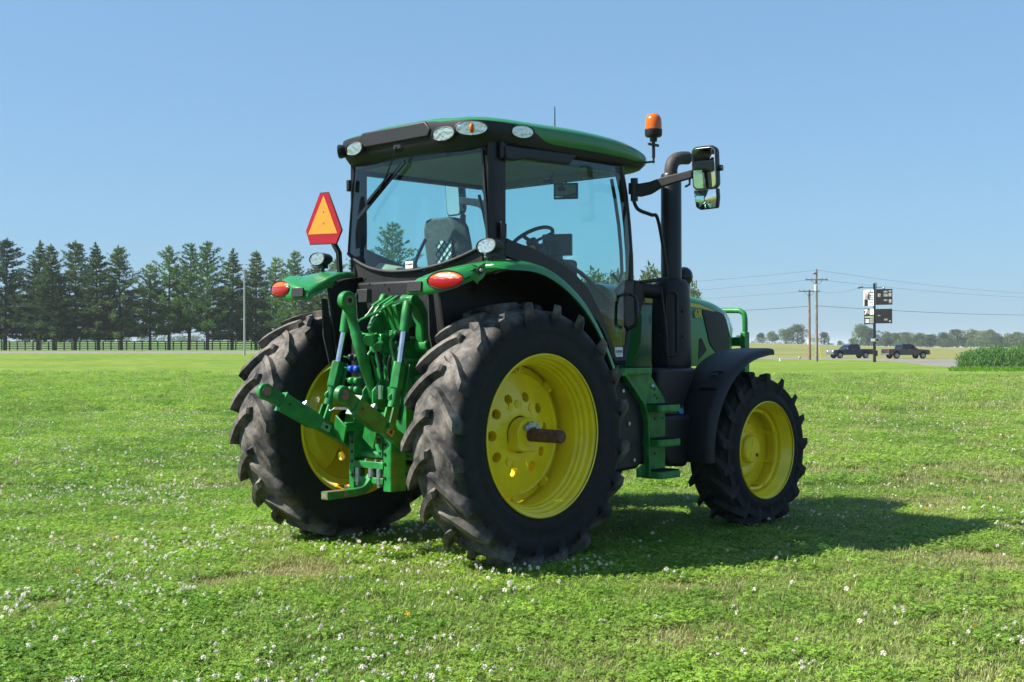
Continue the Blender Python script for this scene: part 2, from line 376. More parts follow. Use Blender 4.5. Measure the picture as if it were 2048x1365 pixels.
def plant_points(name, label, P, rz, sc, vi, dry, tone):
    me = bpy.data.meshes.new(name); me.vertices.add(len(P)); me.vertices.foreach_set('co', P.astype(np.float32).ravel())
    for nm, ar, ty in (('rz', rz, 'FLOAT'), ('sc', sc, 'FLOAT'), ('vi', vi, 'INT'), ('dry', dry, 'FLOAT'), ('tone', tone, 'FLOAT')):
        a = me.attributes.new(nm, ty, 'POINT'); a.data.foreach_set('value', ar.astype(np.int32 if ty == 'INT' else np.float32))
    for m in (M_BLADE, M_CLOVER, M_PETAL, M_DANDY): me.materials.append(m)
    o = bpy.data.objects.new(name, me); COL.objects.link(o)
    ng = bpy.data.node_groups.get('scatter')
    if ng is None:
        ng = bpy.data.node_groups.new('scatter', 'GeometryNodeTree')
        ng.interface.new_socket('Geometry', in_out='INPUT', socket_type='NodeSocketGeometry'); ng.interface.new_socket('Geometry', in_out='OUTPUT', socket_type='NodeSocketGeometry')
        N = ng.nodes; L = ng.links; gi = N.new('NodeGroupInput'); go = N.new('NodeGroupOutput')
        ci = N.new('GeometryNodeCollectionInfo'); ci.inputs['Collection'].default_value = src; ci.inputs['Separate Children'].default_value = True; ci.inputs['Reset Children'].default_value = True
        ip = N.new('GeometryNodeInstanceOnPoints'); ip.inputs['Pick Instance'].default_value = True
        def named(nm, ty):
            q = N.new('GeometryNodeInputNamedAttribute'); q.data_type = ty; q.inputs[0].default_value = nm; return q.outputs[0]
        cx = N.new('ShaderNodeCombineXYZ'); L.new(named('rz', 'FLOAT'), cx.inputs[2])
        er = N.new('FunctionNodeEulerToRotation'); L.new(cx.outputs[0], er.inputs[0])
        mp = N.new('GeometryNodeMeshToPoints'); L.new(gi.outputs[0], mp.inputs[0])
        L.new(mp.outputs[0], ip.inputs['Points']); L.new(ci.outputs[0], ip.inputs['Instance']); L.new(named('vi', 'INT'), ip.inputs['Instance Index'])
        L.new(er.outputs[0], ip.inputs['Rotation']); L.new(named('sc', 'FLOAT'), ip.inputs['Scale']); L.new(ip.outputs[0], go.inputs[0])
    md = o.modifiers.new('scatter', 'NODES'); md.node_group = ng
    tag(o, label, None, None, 'stuff'); return o
def sector(dmin, dmax, dens, half):
    area = math.tan(half)*(dmax**2-dmin**2); n = int(area*dens)
    d = np.sqrt(rng.random(n)*(dmax**2-dmin**2)+dmin**2); s = (rng.random(n)*2-1)*d*math.tan(half)
    return s, d
patches = [(560, 1150, 1.0, .9), (640, 1135, .9, .8), (420, 1170, .7, .8), (90, 1215, .35, .9), (230, 1030, .5, .6), (1830, 1010, 1.6, .6), (1950, 960, 3.0, .7), (1700, 900, 2.0, .5), (1600, 1190, .9, .5), (1880, 1200, .7, .5), (980, 1190, .5, .55), (1350, 1300, .6, .6), (700, 1120, .5, .8), (1990, 1100, 1.2, .45)]
def make_field(name, label, dmin, dmax, dens, scl, fl):
    s, d = sector(dmin, dmax, dens, rad(31)); n = len(s)
    if dmax > 60: kp = rng.random(n) > np.clip((d-42)/33, 0, 1)**1.3; s, d = s[kp], d[kp]; n = len(s)
    x = CX+Rh.x*s+Fh.x*d; y = CY+Rh.y*s+Fh.y*d; px = 1024+FPX*s/d
    dry = np.clip((fnoise(x, y, .8, 11)-.50)*2.2, 0, 1)*(.30+.40*np.clip((px-800)/900, 0, 1)) + .22*np.clip((px-1000)/800, 0, 1)*fnoise(x, y, 2.5, 61)+rng.random(n)**2*.42
    for (ax, ay, rr, amt) in patches:
        v = pdir(ax, ay); q = -CZ/v.z; gx, gy = CX+v.x*q, CY+v.y*q
        dry = np.maximum(dry, amt*np.exp(-((x-gx)**2+(y-gy)**2)/(rr*rr*.30))*np.clip((fnoise(x, y, .30, 31)-.20)*2.2, 0, 1))
    dry = np.clip(dry, 0, 1)
    tone = np.clip(fnoise(x, y, 1.4, 5)*1.5-.25+rng.normal(0, .34, n), 0, 1)
    cl = fnoise(x, y, .55, 21)+.10*np.clip((900-px)/900, -1.5, 1)+.03*(d < 8)-.02
    isc = (cl+rng.normal(0, .27, n) > .50) & (dry < .45)
    r = rng.random(n)
    vi = np.where(isc, np.where(r < .5, 3, 4), np.where(r < .38, 0, np.where(r < .74, 1, np.where(r < .93, 2, 9))))
    vi = np.where((dry > .5), np.where(r < .5, 9, 1), vi)
    fd = np.clip((fnoise(x, y, 1.3, 41)-.34)*1.9, .06, 1)*(.35+.65*np.clip((1250-px)/500, 0, 1))*fl
    r2 = rng.random(n); vi = np.where((r2 < fd*.36) & (dry < .6), np.where(rng.random(n) < .7, 5, 6), vi)
    vi = np.where(r2 > .9995, 7, vi); vi = np.where((r2 > .990) & (r2 < .9985) & isc, 8, vi)
    z = np.array([hgt(a, b) for a, b in zip(px, d)]) if dmax > 44 else np.zeros(n)
    sc = scl*rng.uniform(.75, 1.25, n)*np.where(dry > .55, .75, 1); sc = np.where((vi >= 5) & (vi <= 7), np.minimum(sc, 1.25), sc)
    plant_points(name, label, np.stack([x, y, z], -1), rng.random(n)*6.283, sc, vi, dry, tone)
make_field('grass', 'short mown grass and white clover in the foreground', 4.2, 14, 360, 1.0, .85)
make_field('grass', 'mown lawn grass around and beyond the tractor', 14, 30, 90, 1.55, .80)
make_field('grass', 'far lawn grass stretching toward the road', 30, 75, 14, 2.6, .35)

# ================================================================== THE TRACTOR (x forward, y left, z up; origin under the rear axle)
GREEN = mat('green_paint', (0.014, 0.185, 0.036), 0.30, coat=0.3, noise=0.06, nscale=3)
GREEN_F = mat('green_frame_paint', (0.011, 0.172, 0.031), 0.42, coat=0.15, noise=0.35, nscale=11, bump=0.10, bscale=70)
YELLOW = mat('yellow_paint', (0.82, 0.63, 0.009), 0.33, coat=0.35, noise=0.08, nscale=6)
YELLOW_D = mat('yellow_decal', (0.62, 0.46, 0.03), 0.5)
BLACK = mat('black_plastic', (0.0085, 0.009, 0.0105), 0.5, noise=0.3, nscale=5, bump=0.08, bscale=500)
BLACK_G = mat('black_gloss', (0.012, 0.012, 0.014), 0.25)
BLACK_M = mat('black_metal', (0.0075, 0.008, 0.0095), 0.4, noise=0.2, nscale=8)
DUSTBLK = mat('dusty_black_plastic', (0.009, 0.0095, 0.0105), 0.62, col2=(0.020, 0.020, 0.020), nscale=7)
CHROME = mat('bare_steel', (0.62, 0.63, 0.64), 0.22, metal=1.0, noise=0.1)
STEEL = mat('zinc_steel', (0.42, 0.44, 0.46), 0.42, metal=1.0, noise=0.2, nscale=30)
RUST = mat('rusty_steel', (0.060, 0.030, 0.022), 0.75, col2=(0.17, 0.075, 0.045), nscale=40)
BARE = mat('worn_brown_steel', (0.15, 0.075, 0.055), 0.6, col2=(0.26, 0.15, 0.11), nscale=35)
GREYIN = mat('cab_lining', (0.26, 0.26, 0.25), 0.85, noise=0.08)
BEIGE = mat('cab_panel', (0.36, 0.35, 0.26), 0.75, noise=0.08)
SEATM = mat('seat_fabric', (0.075, 0.078, 0.082), 0.85, noise=0.2, nscale=30)
WHITE = mat('white_sticker', (0.80, 0.80, 0.80), 0.5)
INK = mat('black_ink', (0.01, 0.01, 0.012), 0.6)
INK2 = mat('matt_black', (.018, .018, .02), .85)
RED = mat('red_reflective', (0.28, 0.003, 0.010), 0.35, noise=0.06)
ORANGE = mat('orange_fluorescent', (0.72, 0.22, 0.012), 0.5, noise=0.04)
LENS_R = mat('red_lens', (0.30, 0.002, 0.003), 0.12, coat=0.5, bump=0.25, bscale=160)
LENS_O = mat('orange_lens', (0.58, 0.105, 0.003), 0.12, coat=0.5, bump=0.25, bscale=160)
LENS_B = mat('beacon_lens', (0.66, 0.13, 0.001), 0.14, coat=0.25, trans=0.15)
BLUE = mat('blue_cap', (0.01, 0.06, 0.42), 0.45)
BLUE_L = mat('blue_filler_cap', (0.03, 0.16, 0.45), 0.4)
MIRROR = mat('mirror_glass', (0.80, 0.83, 0.84), 0.015, metal=1.0)
WOOD = mat('yellow_block', (0.45, 0.30, 0.08), 0.7)
GLASS = glass_mat('tinted_cab_glass', (0.835, 0.962, 0.955), 0.9, 0.01)
GLASS_C = glass_mat('clear_lens_glass', (0.98, 0.985, 0.98), 1.0, 0.03)
def lens_material():
    m = mat('lamp_reflector', (0.80, 0.83, 0.80), 0.28, metal=1.0); n = m.node_tree.nodes; l = m.node_tree.links
    tc = n.new('ShaderNodeTexCoord'); v = n.new('ShaderNodeTexVoronoi'); v.inputs['Scale'].default_value = 38
    l.new(tc.outputs['Object'], v.inputs['Vector']); b = n.new('ShaderNodeBump'); b.inputs['Strength'].default_value = 0.45; b.inputs['Distance'].default_value = 0.008
    l.new(v.outputs['Distance'], b.inputs['Height']); l.new(b.outputs[0], n['Principled BSDF'].inputs['Normal']); return m
REFL = lens_material()
def tyre_material(name, r_in, r_out, dust):
    m = bpy.data.materials.new(name); m.use_nodes = True; n = m.node_tree.nodes; l = m.node_tree.links
    b = n['Principled BSDF']; b.inputs['Roughness'].default_value = 0.82; b.inputs['Specular IOR Level'].default_value = 0.35
    tc = n.new('ShaderNodeTexCoord'); sp = n.new('ShaderNodeSeparateXYZ'); l.new(tc.outputs['Object'], sp.inputs[0])
    cb = n.new('ShaderNodeCombineXYZ'); l.new(sp.outputs[0], cb.inputs[0]); l.new(sp.outputs[2], cb.inputs[2])
    ln = n.new('ShaderNodeVectorMath'); ln.operation = 'LENGTH'; l.new(cb.outputs[0], ln.inputs[0])
    mr = n.new('ShaderNodeMapRange'); mr.inputs[1].default_value = r_in; mr.inputs[2].default_value = r_out; l.new(ln.outputs['Value'], mr.inputs[0])
    nz = n.new('ShaderNodeTexNoise'); nz.inputs['Scale'].default_value = 5; nz.inputs['Detail'].default_value = 8; nz.inputs['Roughness'].default_value = 0.65; l.new(tc.outputs['Object'], nz.inputs['Vector'])
    rp = n.new('ShaderNodeValToRGB'); e = rp.color_ramp.elements; e[0].position = 0.36; e[0].color = (0, 0, 0, 1); e[1].position = 0.62; e[1].color = (1, 1, 1, 1); l.new(nz.outputs['Fac'], rp.inputs['Fac'])
    mu = n.new('ShaderNodeMath'); mu.operation = 'MULTIPLY'; l.new(mr.outputs[0], mu.inputs[0]); l.new(rp.outputs[0], mu.inputs[1])
    mx = n.new('ShaderNodeMix'); mx.data_type = 'RGBA'; mx.inputs[6].default_value = (0.0115, 0.0125, 0.015, 1); mx.inputs[7].default_value = (*dust, 1)
    l.new(mu.outputs[0], mx.inputs[0])
    n2 = n.new('ShaderNodeTexNoise'); n2.inputs['Scale'].default_value = 22; n2.inputs['Detail'].default_value = 6; l.new(tc.outputs['Object'], n2.inputs['Vector'])
    r2 = n.new('ShaderNodeValToRGB'); e = r2.color_ramp.elements; e[0].position = 0.3; e[0].color = (0.6, 0.6, 0.62, 1); e[1].position = 0.72; e[1].color = (1.35, 1.3, 1.25, 1); l.new(n2.outputs['Fac'], r2.inputs['Fac'])
    m2 = n.new('ShaderNodeMix'); m2.data_type = 'RGBA'; m2.blend_type = 'MULTIPLY'; m2.inputs[0].default_value = 1.0; l.new(mx.outputs[2], m2.inputs[6]); l.new(r2.outputs[0], m2.inputs[7])
    l.new(m2.outputs[2], b.inputs['Base Color'])
    bp = n.new('ShaderNodeBump'); bp.inputs['Strength'].default_value = 0.25; bp.inputs['Distance'].default_value = 0.006; l.new(n2.outputs['Fac'], bp.inputs['Height']); l.new(bp.outputs[0], b.inputs['Normal'])
    return m
RUBBER_R = tyre_material('rear_tyre_rubber', 0.80, 0.875, (0.168, 0.154, 0.135))
RUBBER_F = tyre_material('front_tyre_rubber', 0.52, 0.66, (0.034, 0.032, 0.029))

def weld(o, ang=50):
    bm = bmesh.new(); bm.from_mesh(o.data); bmesh.ops.remove_doubles(bm, verts=bm.verts, dist=1e-5); bmesh.ops.recalc_face_normals(bm, faces=bm.faces); bm.to_mesh(o.data); bm.free()
    o.data.polygons.foreach_set('use_smooth', [True]*len(o.data.polygons)); o.data.set_sharp_from_angle(angle=rad(ang)); return o
T = empty('tractor', (0, 0, 0))
tag(T, 'green farm tractor with yellow wheels and a glass cab parked on the grass', 'tractor')
def part(mb, name, m, parent=None, smooth=35, bevel=0.0, seg=2, label=None):
    o = mb.build(name, m, T if parent is None else parent, smooth, bevel, seg)
    if label: o['label'] = label
    return o

# ------------------------------------------------------------------ wheels.  'a' runs outward along the axle, sg = -1 right / +1 left
def tyre_mesh(name, R, Rc, hw, bead_r, bead_a, nl, sg, m, lug_h, bw, span):
    mb = MB()
    prof = [(-bead_a, bead_r), (-bead_a-.012, bead_r+.03), (-hw+.012, bead_r+.10), (-hw, bead_r+.17), (-hw+.006, Rc-.10), (-hw+.03, Rc-.045), (-hw*.72, Rc-.014), (-hw*.35, Rc-.003), (0, Rc),
            (hw*.35, Rc-.003), (hw*.72, Rc-.014), (hw-.03, Rc-.045), (hw-.006, Rc-.10), (hw, bead_r+.17), (hw-.002, bead_r+.165), (hw-.012, bead_r+.10), (hw-.009, bead_r+.095), (bead_a+.016, bead_r+.045), (bead_a+.012, bead_r+.03), (bead_a, bead_r)]
    mb.turn([(sg*a, r) for a, r in prof], n=96, ax=(0, 1, 0))
    def pt(a, r, ph): return Vector((-r*math.sin(ph), sg*a, r*math.cos(ph)))
    pitch = 2*PI/nl
    def crad(a):
        t = abs(a)/hw
        return Rc-.003*t-.014*t*t if t < .72 else Rc-.0155-(t-.72)*.11
    for side in (1, -1):
        for k in range(nl):
            ph0 = k*pitch+(pitch/2 if side < 0 else 0)+.02*math.sin(k*2.1+side)
            rings = []
            S = [-.06, .0, .10, .22, .36, .5, .64, .78, .90, 1.0]
            for s in S:
                a = side*s*hw*1.0; lag = span*(.62*max(s, 0)**1.9+.38*max(s, 0))     # the shoulder end trails the centre end
                top = R-.002-.004*abs(s)-.010*s*s if s >= 0 else R-.018
                half_t = bw*(.36+.12*max(s, 0))/Rc; half_b = half_t*1.30+.012
                if s == 1.0: a = side*(hw+.004); top = R-.020
                base = crad(a)-.012; ph = ph0+lag
                rings.append([pt(a, base, ph-half_b), pt(a, top, ph-half_t), pt(a, top, ph+half_t), pt(a, base, ph+half_b)])
            # wrap down the shoulder
            a = side*(hw+.008); ph = ph0+span*1.03; ht = bw*.48/Rc
            rings.append([pt(a-side*.012, Rc-.11, ph-ht*1.25), pt(a, R-.060, ph-ht), pt(a, R-.060, ph+ht), pt(a-side*.012, Rc-.11, ph+ht*1.25)])
            a = side*(hw-.004)
            rings.append([pt(a-side*.01, Rc-.15, ph-ht*1.1), pt(a, Rc-.135, ph-ht), pt(a, Rc-.135, ph+ht), pt(a-side*.01, Rc-.15, ph+ht*1.1)])
            mb.loft(rings)
    return mb.mesh(name, m, 40)
def holed_ring(mb, r0, r1, r_h, hole_r, angs, z_fn, depth, sg):
    """annular plate between r0 and r1 with round holes on radius r_h at the given angles; z_fn(r) = outward position"""
    n = 96
    def pt(r, t, off=0.0): return Vector((r*math.cos(t), sg*(z_fn(r)-off), r*math.sin(t)))
    half = 2*PI/n*math.ceil((hole_r*1.35/r_h)/(2*PI/n))
    cells = [True]*n
    for a in angs:
        k0 = round((a-half)/(2*PI/n)); k1 = round((a+half)/(2*PI/n)); a0, a1 = k0*2*PI/n, k1*2*PI/n; ra, rb = r_h-hole_r*1.4, r_h+hole_r*1.4
        for k in range(k0, k1): cells[k % n] = False
        m = k1-k0
        per = [(ra, a0+(a1-a0)*i/m) for i in range(m)]+[(ra+(rb-ra)*i/4, a1) for i in range(4)]+[(rb, a1-(a1-a0)*i/m) for i in range(m)]+[(rb-(rb-ra)*i/4, a0) for i in range(4)]
        am = (a0+a1)/2
        circ = []
        for r, t in per:
            ux = (t-am)*r_h; uy = r-r_h; q = math.atan2(uy, ux); circ.append((r_h+hole_r*math.sin(q), am+hole_r*math.cos(q)/r_h))
        mb.loft([[pt(r, t) for r, t in per], [pt(r, t) for r, t in circ], [pt(r, t, depth*.25) for r, t in circ], [pt(r, t, depth) for r, t in circ]], True, False)
        for (q0, q1) in ((r0, ra), (rb, r1)):
            mb.add([pt(q0, a0+(a1-a0)*i/m) for i in range(m+1)]+[pt(q1, a0+(a1-a0)*i/m) for i in range(m+1)], [(i, i+1, m+2+i, m+1+i) for i in range(m)])
    for k in range(n):
        if cells[k]:
            t0, t1 = k*2*PI/n, (k+1)*2*PI/n; rr = [r0, (r0+r1)/2, r1]
            mb.add([pt(r, t) for r in rr for t in (t0, t1)], [(0, 1, 3, 2), (2, 3, 5, 4)])
def nut(mb, c, ax, r, h): mb.cyl(c, Vector(c)+Vector(ax)*h, r, r, 6)
def rear_wheel(sg, ry):
    W = empty('rear_wheel', (0, sg*1.0, 0.922), T); W.rotation_euler = (0, ry, 0)
    o = bpy.data.objects.new('tyre', tyre_mesh('rear_tyre', .926, .878, .240, .557, .208, 20, sg, RUBBER_R, .05, .064, .26)); COL.objects.link(o); o.parent = W
    out = Vector((0, sg, 0))
    mb = MB()   # rim barrel, both flanges
    prof = [(-.225, .548), (-.222, .562), (-.205, .562), (-.198, .548), (-.19, .53), (-.12, .52), (-.05, .485), (.02, .485), (.075, .485), (.09, .496), (.115, .498), (.125, .510), (.150, .513), (.165, .530), (.197, .535), (.205, .548), (.210, .563), (.222, .566), (.228, .558), (.222, .550)]
    mb.turn([(sg*a, r) for a, r in prof], n=96, ax=(0, 1, 0)); rim = mb.build('rim', YELLOW, W, 30)
    mb = MB()   # dished disc
    zf = lambda r: -.015-(0 if r < .19 else .055*sm(.19, .45, r))
    holed_ring(mb, .13, .36, .265, .036, [rad(a) for a in (80, 46, 12, -26, -58, -96, 218, 183, 150, 116)], zf, .06, sg)
    ring = lambda r, off=0: [Vector((r*math.cos(2*PI*i/96), sg*(zf(r)-off), r*math.sin(2*PI*i/96))) for i in range(96)]
    mb.loft([ring(.36), ring(.40), ring(.43), [p+Vector((0, -sg*.03, 0)) for p in ring(.44)], [p+Vector((0, -sg*.03, 0)) for p in ring(.487)]], True, False)
    mb.loft([ring(.13), [p+out*.0 for p in ring(.02)]], True, True)
    bk = lambda r: [Vector((r*math.cos(rad(-78+i*3.3)), sg*(zf(.3)-.075), r*math.sin(rad(-78+i*3.3)))) for i in range(99)]
    mb.loft([bk(.14), bk(.36), [p+out*.05 for p in bk(.43)]], False, False)  # added backing stops sun through the holes; gap leaves one sunlit spot
    weld(mb.build('wheel_disc', YELLOW, W, 30), 30)
    mb = MB()   # hub block: round boss with a flat foot on one side
    z0 = zf(.1)
    poly = arc(0, 0, .118, -20, 200, 14)+[(-.118, -.10), (-.06, -.118), (.06, -.118), (.118, -.06)]
    mb.loft([[Vector((x*1.03, sg*z0, z*1.03)) for x, z in poly], [Vector((x, sg*(z0+.085), z)) for x, z in poly], [Vector((x*.93, sg*(z0+.095), z*.93)) for x, z in poly]])
    mb.cyl((0, sg*(z0+.09), 0), (0, sg*(z0+.105), 0), .085, .08, 24)
    mb.build('hub', YELLOW, W, 35)
    mb = MB(); mb.cyl((0, sg*(z0+.0), 0), (0, sg*(z0+.385), 0), .046, n=24); mb.cyl((0, sg*(z0+.385), 0), (0, sg*(z0+.395), 0), .046, .040, 24)
    if sg < 0: mb.build('axle_bar', RUST, W, 35, label=None) if False else mb.build('axle_bar', RUST, W, 35)
    for a in (140, 112, 84, 56, 30):
        mb = MB(); x, z = .075*math.cos(rad(a)), .075*math.sin(rad(a)); nut(mb, (x, sg*(z0+.10), z), out, .022, .028)
        mb.build('hub_bolt', STEEL, W, 30)
    for a in (100, 118, 20, -118, -100, 62):
        mb = MB(); r = .215; x, z = r*math.cos(rad(a)), r*math.sin(rad(a)); y = zf(r)
        mb.cyl((x, sg*(y-.01), z), (x, sg*(y+.008), z), .030, .026, 16); mb.cyl((x, sg*(y+.005), z), (x, sg*(y+.012), z), .011, n=10)
        mb.build('weight_boss', YELLOW, W, 30)
    for k in range(8):
        a = rad(90+k*45); d = Vector((math.cos(a), 0, math.sin(a))); e = Vector((-d.z, 0, d.x)); mb = MB()
        c = d*.445+out*(zf(.44)-.02)
        mb.loft([[c-d*.035-e*.028+out*.012, c-d*.035+e*.028+out*.012, c+d*.045+e*.05, c+d*.045-e*.05], [c-d*.02-e*.02+out*.032, c-d*.02+e*.02+out*.032, c+d*.045+e*.035+out*.03, c+d*.045-e*.035+out*.03]])
        nut(mb, c+d*.005+out*.03, out, .016, .025); mb.build('rim_clamp', YELLOW, W, 30)
    return W
rear_wheel(-1, .06); rear_wheel(1, .13)
def front_wheel(sg, steer):
    W = empty('front_wheel', (2.8, sg*1.005, 0.660), T); W.rotation_euler = (0, .05*sg, steer)
    o = bpy.data.objects.new('tyre', tyre_mesh('front_tyre', .662, .622, .190, .406, .188, 17, sg, RUBBER_F, .04, .052, .28)); COL.objects.link(o); o.parent = W
    out = Vector((0, sg, 0)); mb = MB()
    prof = [(-.20, .40), (-.197, .412), (-.18, .41), (-.17, .39), (-.09, .375), (.0, .352), (.05, .352), (.075, .362), (.10, .362), (.12, .378), (.165, .388), (.180, .398), (.186, .410), (.197, .413), (.203, .406), (.197, .40)]
    mb.turn([(sg*a, r) for a, r in prof], n=80, ax=(0, 1, 0)); mb.build('rim', YELLOW, W, 30)
    mb = MB()    # inner ring the disc bolts to
    mb.turn([(sg*a, r) for a, r in ((.058, .355), (.074, .350), (.082, .338), (.078, .322), (.062, .316), (.058, .33), (.058, .355))], n=64, ax=(0, 1, 0)); mb.build('mounting_ring', YELLOW, W, 40)
    mb = MB()    # dished disc
    mb.turn([(sg*a, r) for a, r in ((-.045, .35), (-.05, .30), (-.052, .25), (-.03, .225), (-.028, .17), (-.036, .15), (-.036, .02))], n=64, ax=(0, 1, 0)); mb.build('wheel_disc', YELLOW, W, 30)
    for k in range(8):
        a = rad(20+k*45); d = Vector((math.cos(a), 0, math.sin(a))); mb = MB()
        mb.cyl(d*.335-out*.05, d*.335+out*.07, .013, n=8); mb.cyl(d*.335+out*.078, d*.335+out*.090, .016, .011, n=10); mb.build('spacer_lug', YELLOW, W, 30)
    mb = MB(); mb.turn([(sg*a, r) for a, r in ((-.04, .150), (-.01, .146), (0, .12), (.038, .116), (.050, .104), (.050, .002))], n=40, ax=(0, 1, 0))
    for k in range(5):
        a = rad(k*72+15); d = Vector((math.cos(a), 0, math.sin(a))); e = Vector((-d.z, 0, d.x)); mb.bar(d*.03+out*.051, d*.098+e*.012+out*.051, .006, .006, out)
    mb.build('hub', YELLOW, W, 35)
    MB().cyl(Vector((.055, sg*.05, -.055)), Vector((.055, sg*.058, -.055)), .016, n=12).build('hub_plug', BLACK_M, W, 30)
    for a in (140, 220): mb = MB(); nut(mb, Vector((.175*math.cos(rad(a)), -sg*.03, .175*math.sin(rad(a)))), out, .014, .02); mb.build('disc_bolt', BLACK_M, W, 30)
    mb = MB(); mb.cyl(Vector((-.15, sg*.08, -.33)), Vector((-.175, sg*.12, -.30)), .009, n=8); mb.build('valve_stem', BLACK_M, W)
    return W
front_wheel(-1, 0.0); front_wheel(1, 0.0)

# ------------------------------------------------------------------ chassis, axles, transmission
mb = MB(); mb.cyl((0, -.78, .922), (0, .78, .922), .15, n=20); mb.cyl((0, -.50, .922), (0, .50, .922), .23, n=20); part(mb, 'rear_axle', GREEN_F)
mb = MB(); mb.box((.30, 0, 1.02), (1.25, .56, .62)); mb.box((1.45, 0, .98), (1.3, .46, .50)); part(mb, 'transmission', GREEN_F, bevel=.03)
mb = MB(); mb.box((2.75, 0, 1.02), (1.5, .44, .40)); mb.box((2.3, 0, 1.35), (1.25, .50, .45)); part(mb, 'engine_frame', BLACK_M, bevel=.03)
mb = MB(); mb.cyl((2.8, -.84, .66), (2.8, .84, .66), .085, n=14); mb.box((2.8, 0, .68), (.30, .34, .26))
for s in (-1, 1): mb.cyl((2.8, s*.70, .66), (2.8, s*.92, .66), .15, n=20)
part(mb, 'front_axle', GREEN_F, bevel=.0)
mb = MB(); mb.box((3.62, 0, 1.02), (.34, .46, .34)); part(mb, 'front_weight_bracket', GREEN_F, bevel=.02)

# ------------------------------------------------------------------ fuel tanks beside the steps
mb = MB(); mb.xz([(.80, .62), (.92, .58), (1.26, .60), (1.312, .66), (1.300, .98), (1.255, 1.09), (1.02, 1.31), (.93, 1.34), (.80, 1.05)], -1.045, -.36); part(mb, 'fuel_tank', BLACK, bevel=.03, seg=3)
mb = MB(); mb.xz([(1.20, .62), (1.62, .60), (1.68, .66), (1.68, 1.28), (1.20, 1.30)], -.88, -.36); part(mb, 'tank_extension', BLACK, bevel=.03, seg=3)
for (x, z) in ((1.06, 1.20), (1.13, .95), (1.19, .67)):
    mb = MB(); nut(mb, (x, -1.046, z), (0, -1, 0), .015, .012); part(mb, 'tank_bolt', STEEL)
mb = MB(); mb.xz([(1.66, .66), (1.74, .58), (1.96, .56), (2.10, .68), (2.10, .98), (1.66, .98)], -.98, -.55); part(mb, 'fluid_tank', BLACK, bevel=.035, seg=3)
mb = MB(); mb.xz([(1.68, 1.01), (1.98, 1.01), (2.06, 1.12), (2.20, 1.36), (1.68, 1.36)], -.92, -.55); part(mb, 'tank_cover', BLACK, bevel=.03)
mb = MB(); mb.cyl((1.955, -.90, 1.00), (1.945, -.935, 1.015), .028, .026, 16); part(mb, 'filler_cap', BLUE_L, bevel=.006)
# left-hand tank, mirrored bulk on the far side
mb = MB(); mb.xz([(.78, .62), (.92, .58), (1.85, .58), (1.95, .68), (1.95, 1.30), (.95, 1.36), (.80, 1.05)], .36, .90); part(mb, 'fuel_tank', BLACK, bevel=.04, seg=3)

# ------------------------------------------------------------------ boarding steps, right-hand side
ST = MB(); ST.xz([(.985, 1.335), (1.04, 1.335), (1.278, 1.10), (1.322, .98), (1.336, .535), (1.318, .535), (1.303, .97), (1.262, 1.088), (1.028, 1.315), (.985, 1.315)], -1.10, -1.05)
steps = part(ST, 'boarding_steps', GREEN_F, bevel=.004)
mb = MB(); mb.xz([(1.22, .535), (1.318, .535), (1.318, .64), (1.22, .60)], -1.062, -1.047); part(mb, 'side_plate', GREEN_F, steps, bevel=.003)
mb = MB(); mb.xz([(1.16, 1.345), (1.46, 1.345), (1.46, 1.30), (1.625, 1.125), (1.635, 1.09), (1.635, .55), (1.40, .55), (1.40, .95), (1.34, 1.10), (1.13, 1.32)], -1.010, -.995); part(mb, 'back_plate', GREEN_F, steps, bevel=.003)
def tread(name, x0, x1, z, y0, y1):
    mb = MB(); poly = [(x0, y0), (x1, y0), (x1, y1+.05), (x1-.05, y1), (x0+.02, y1), (x0, y1+.02)]
    mb.xy(poly, z-.052, z-.044); mb.prism(poly, lambda a, b: (a, b, z-.045), lambda a, b: (a, b, z))
    t = part(mb, name, GREEN_F, steps, bevel=.005)
    g = MB()
    for i in range(9):
        x = x0+.03+(x1-x0-.06)*i/8; g.bar((x, y0-.015, z+.003), (x, y1+.03, z+.003), .012, .010)
    g.build('grip_ridge', BLACK_M, steps)
for z in (1.083, .818, .572): tread('tread', 1.335, 1.640, z, -1.00, -1.19)
tread('top_tread', 1.0, 1.40, 1.372, -.80, -1.10)
for (x, z) in ((1.50, 1.20), (1.50, 1.155), (1.53, 1.13), (1.50, .97), (1.60, .97), (1.50, .70)): part(MB().cyl((x, -1.008, z), (x, -1.0125, z), .011, n=10), 'bolt_hole', INK, steps)
mb = MB(); mb.ball((1.47, -1.014, 1.225), (.02, .014, .02)); part(mb, 'step_bolt', STEEL, steps)

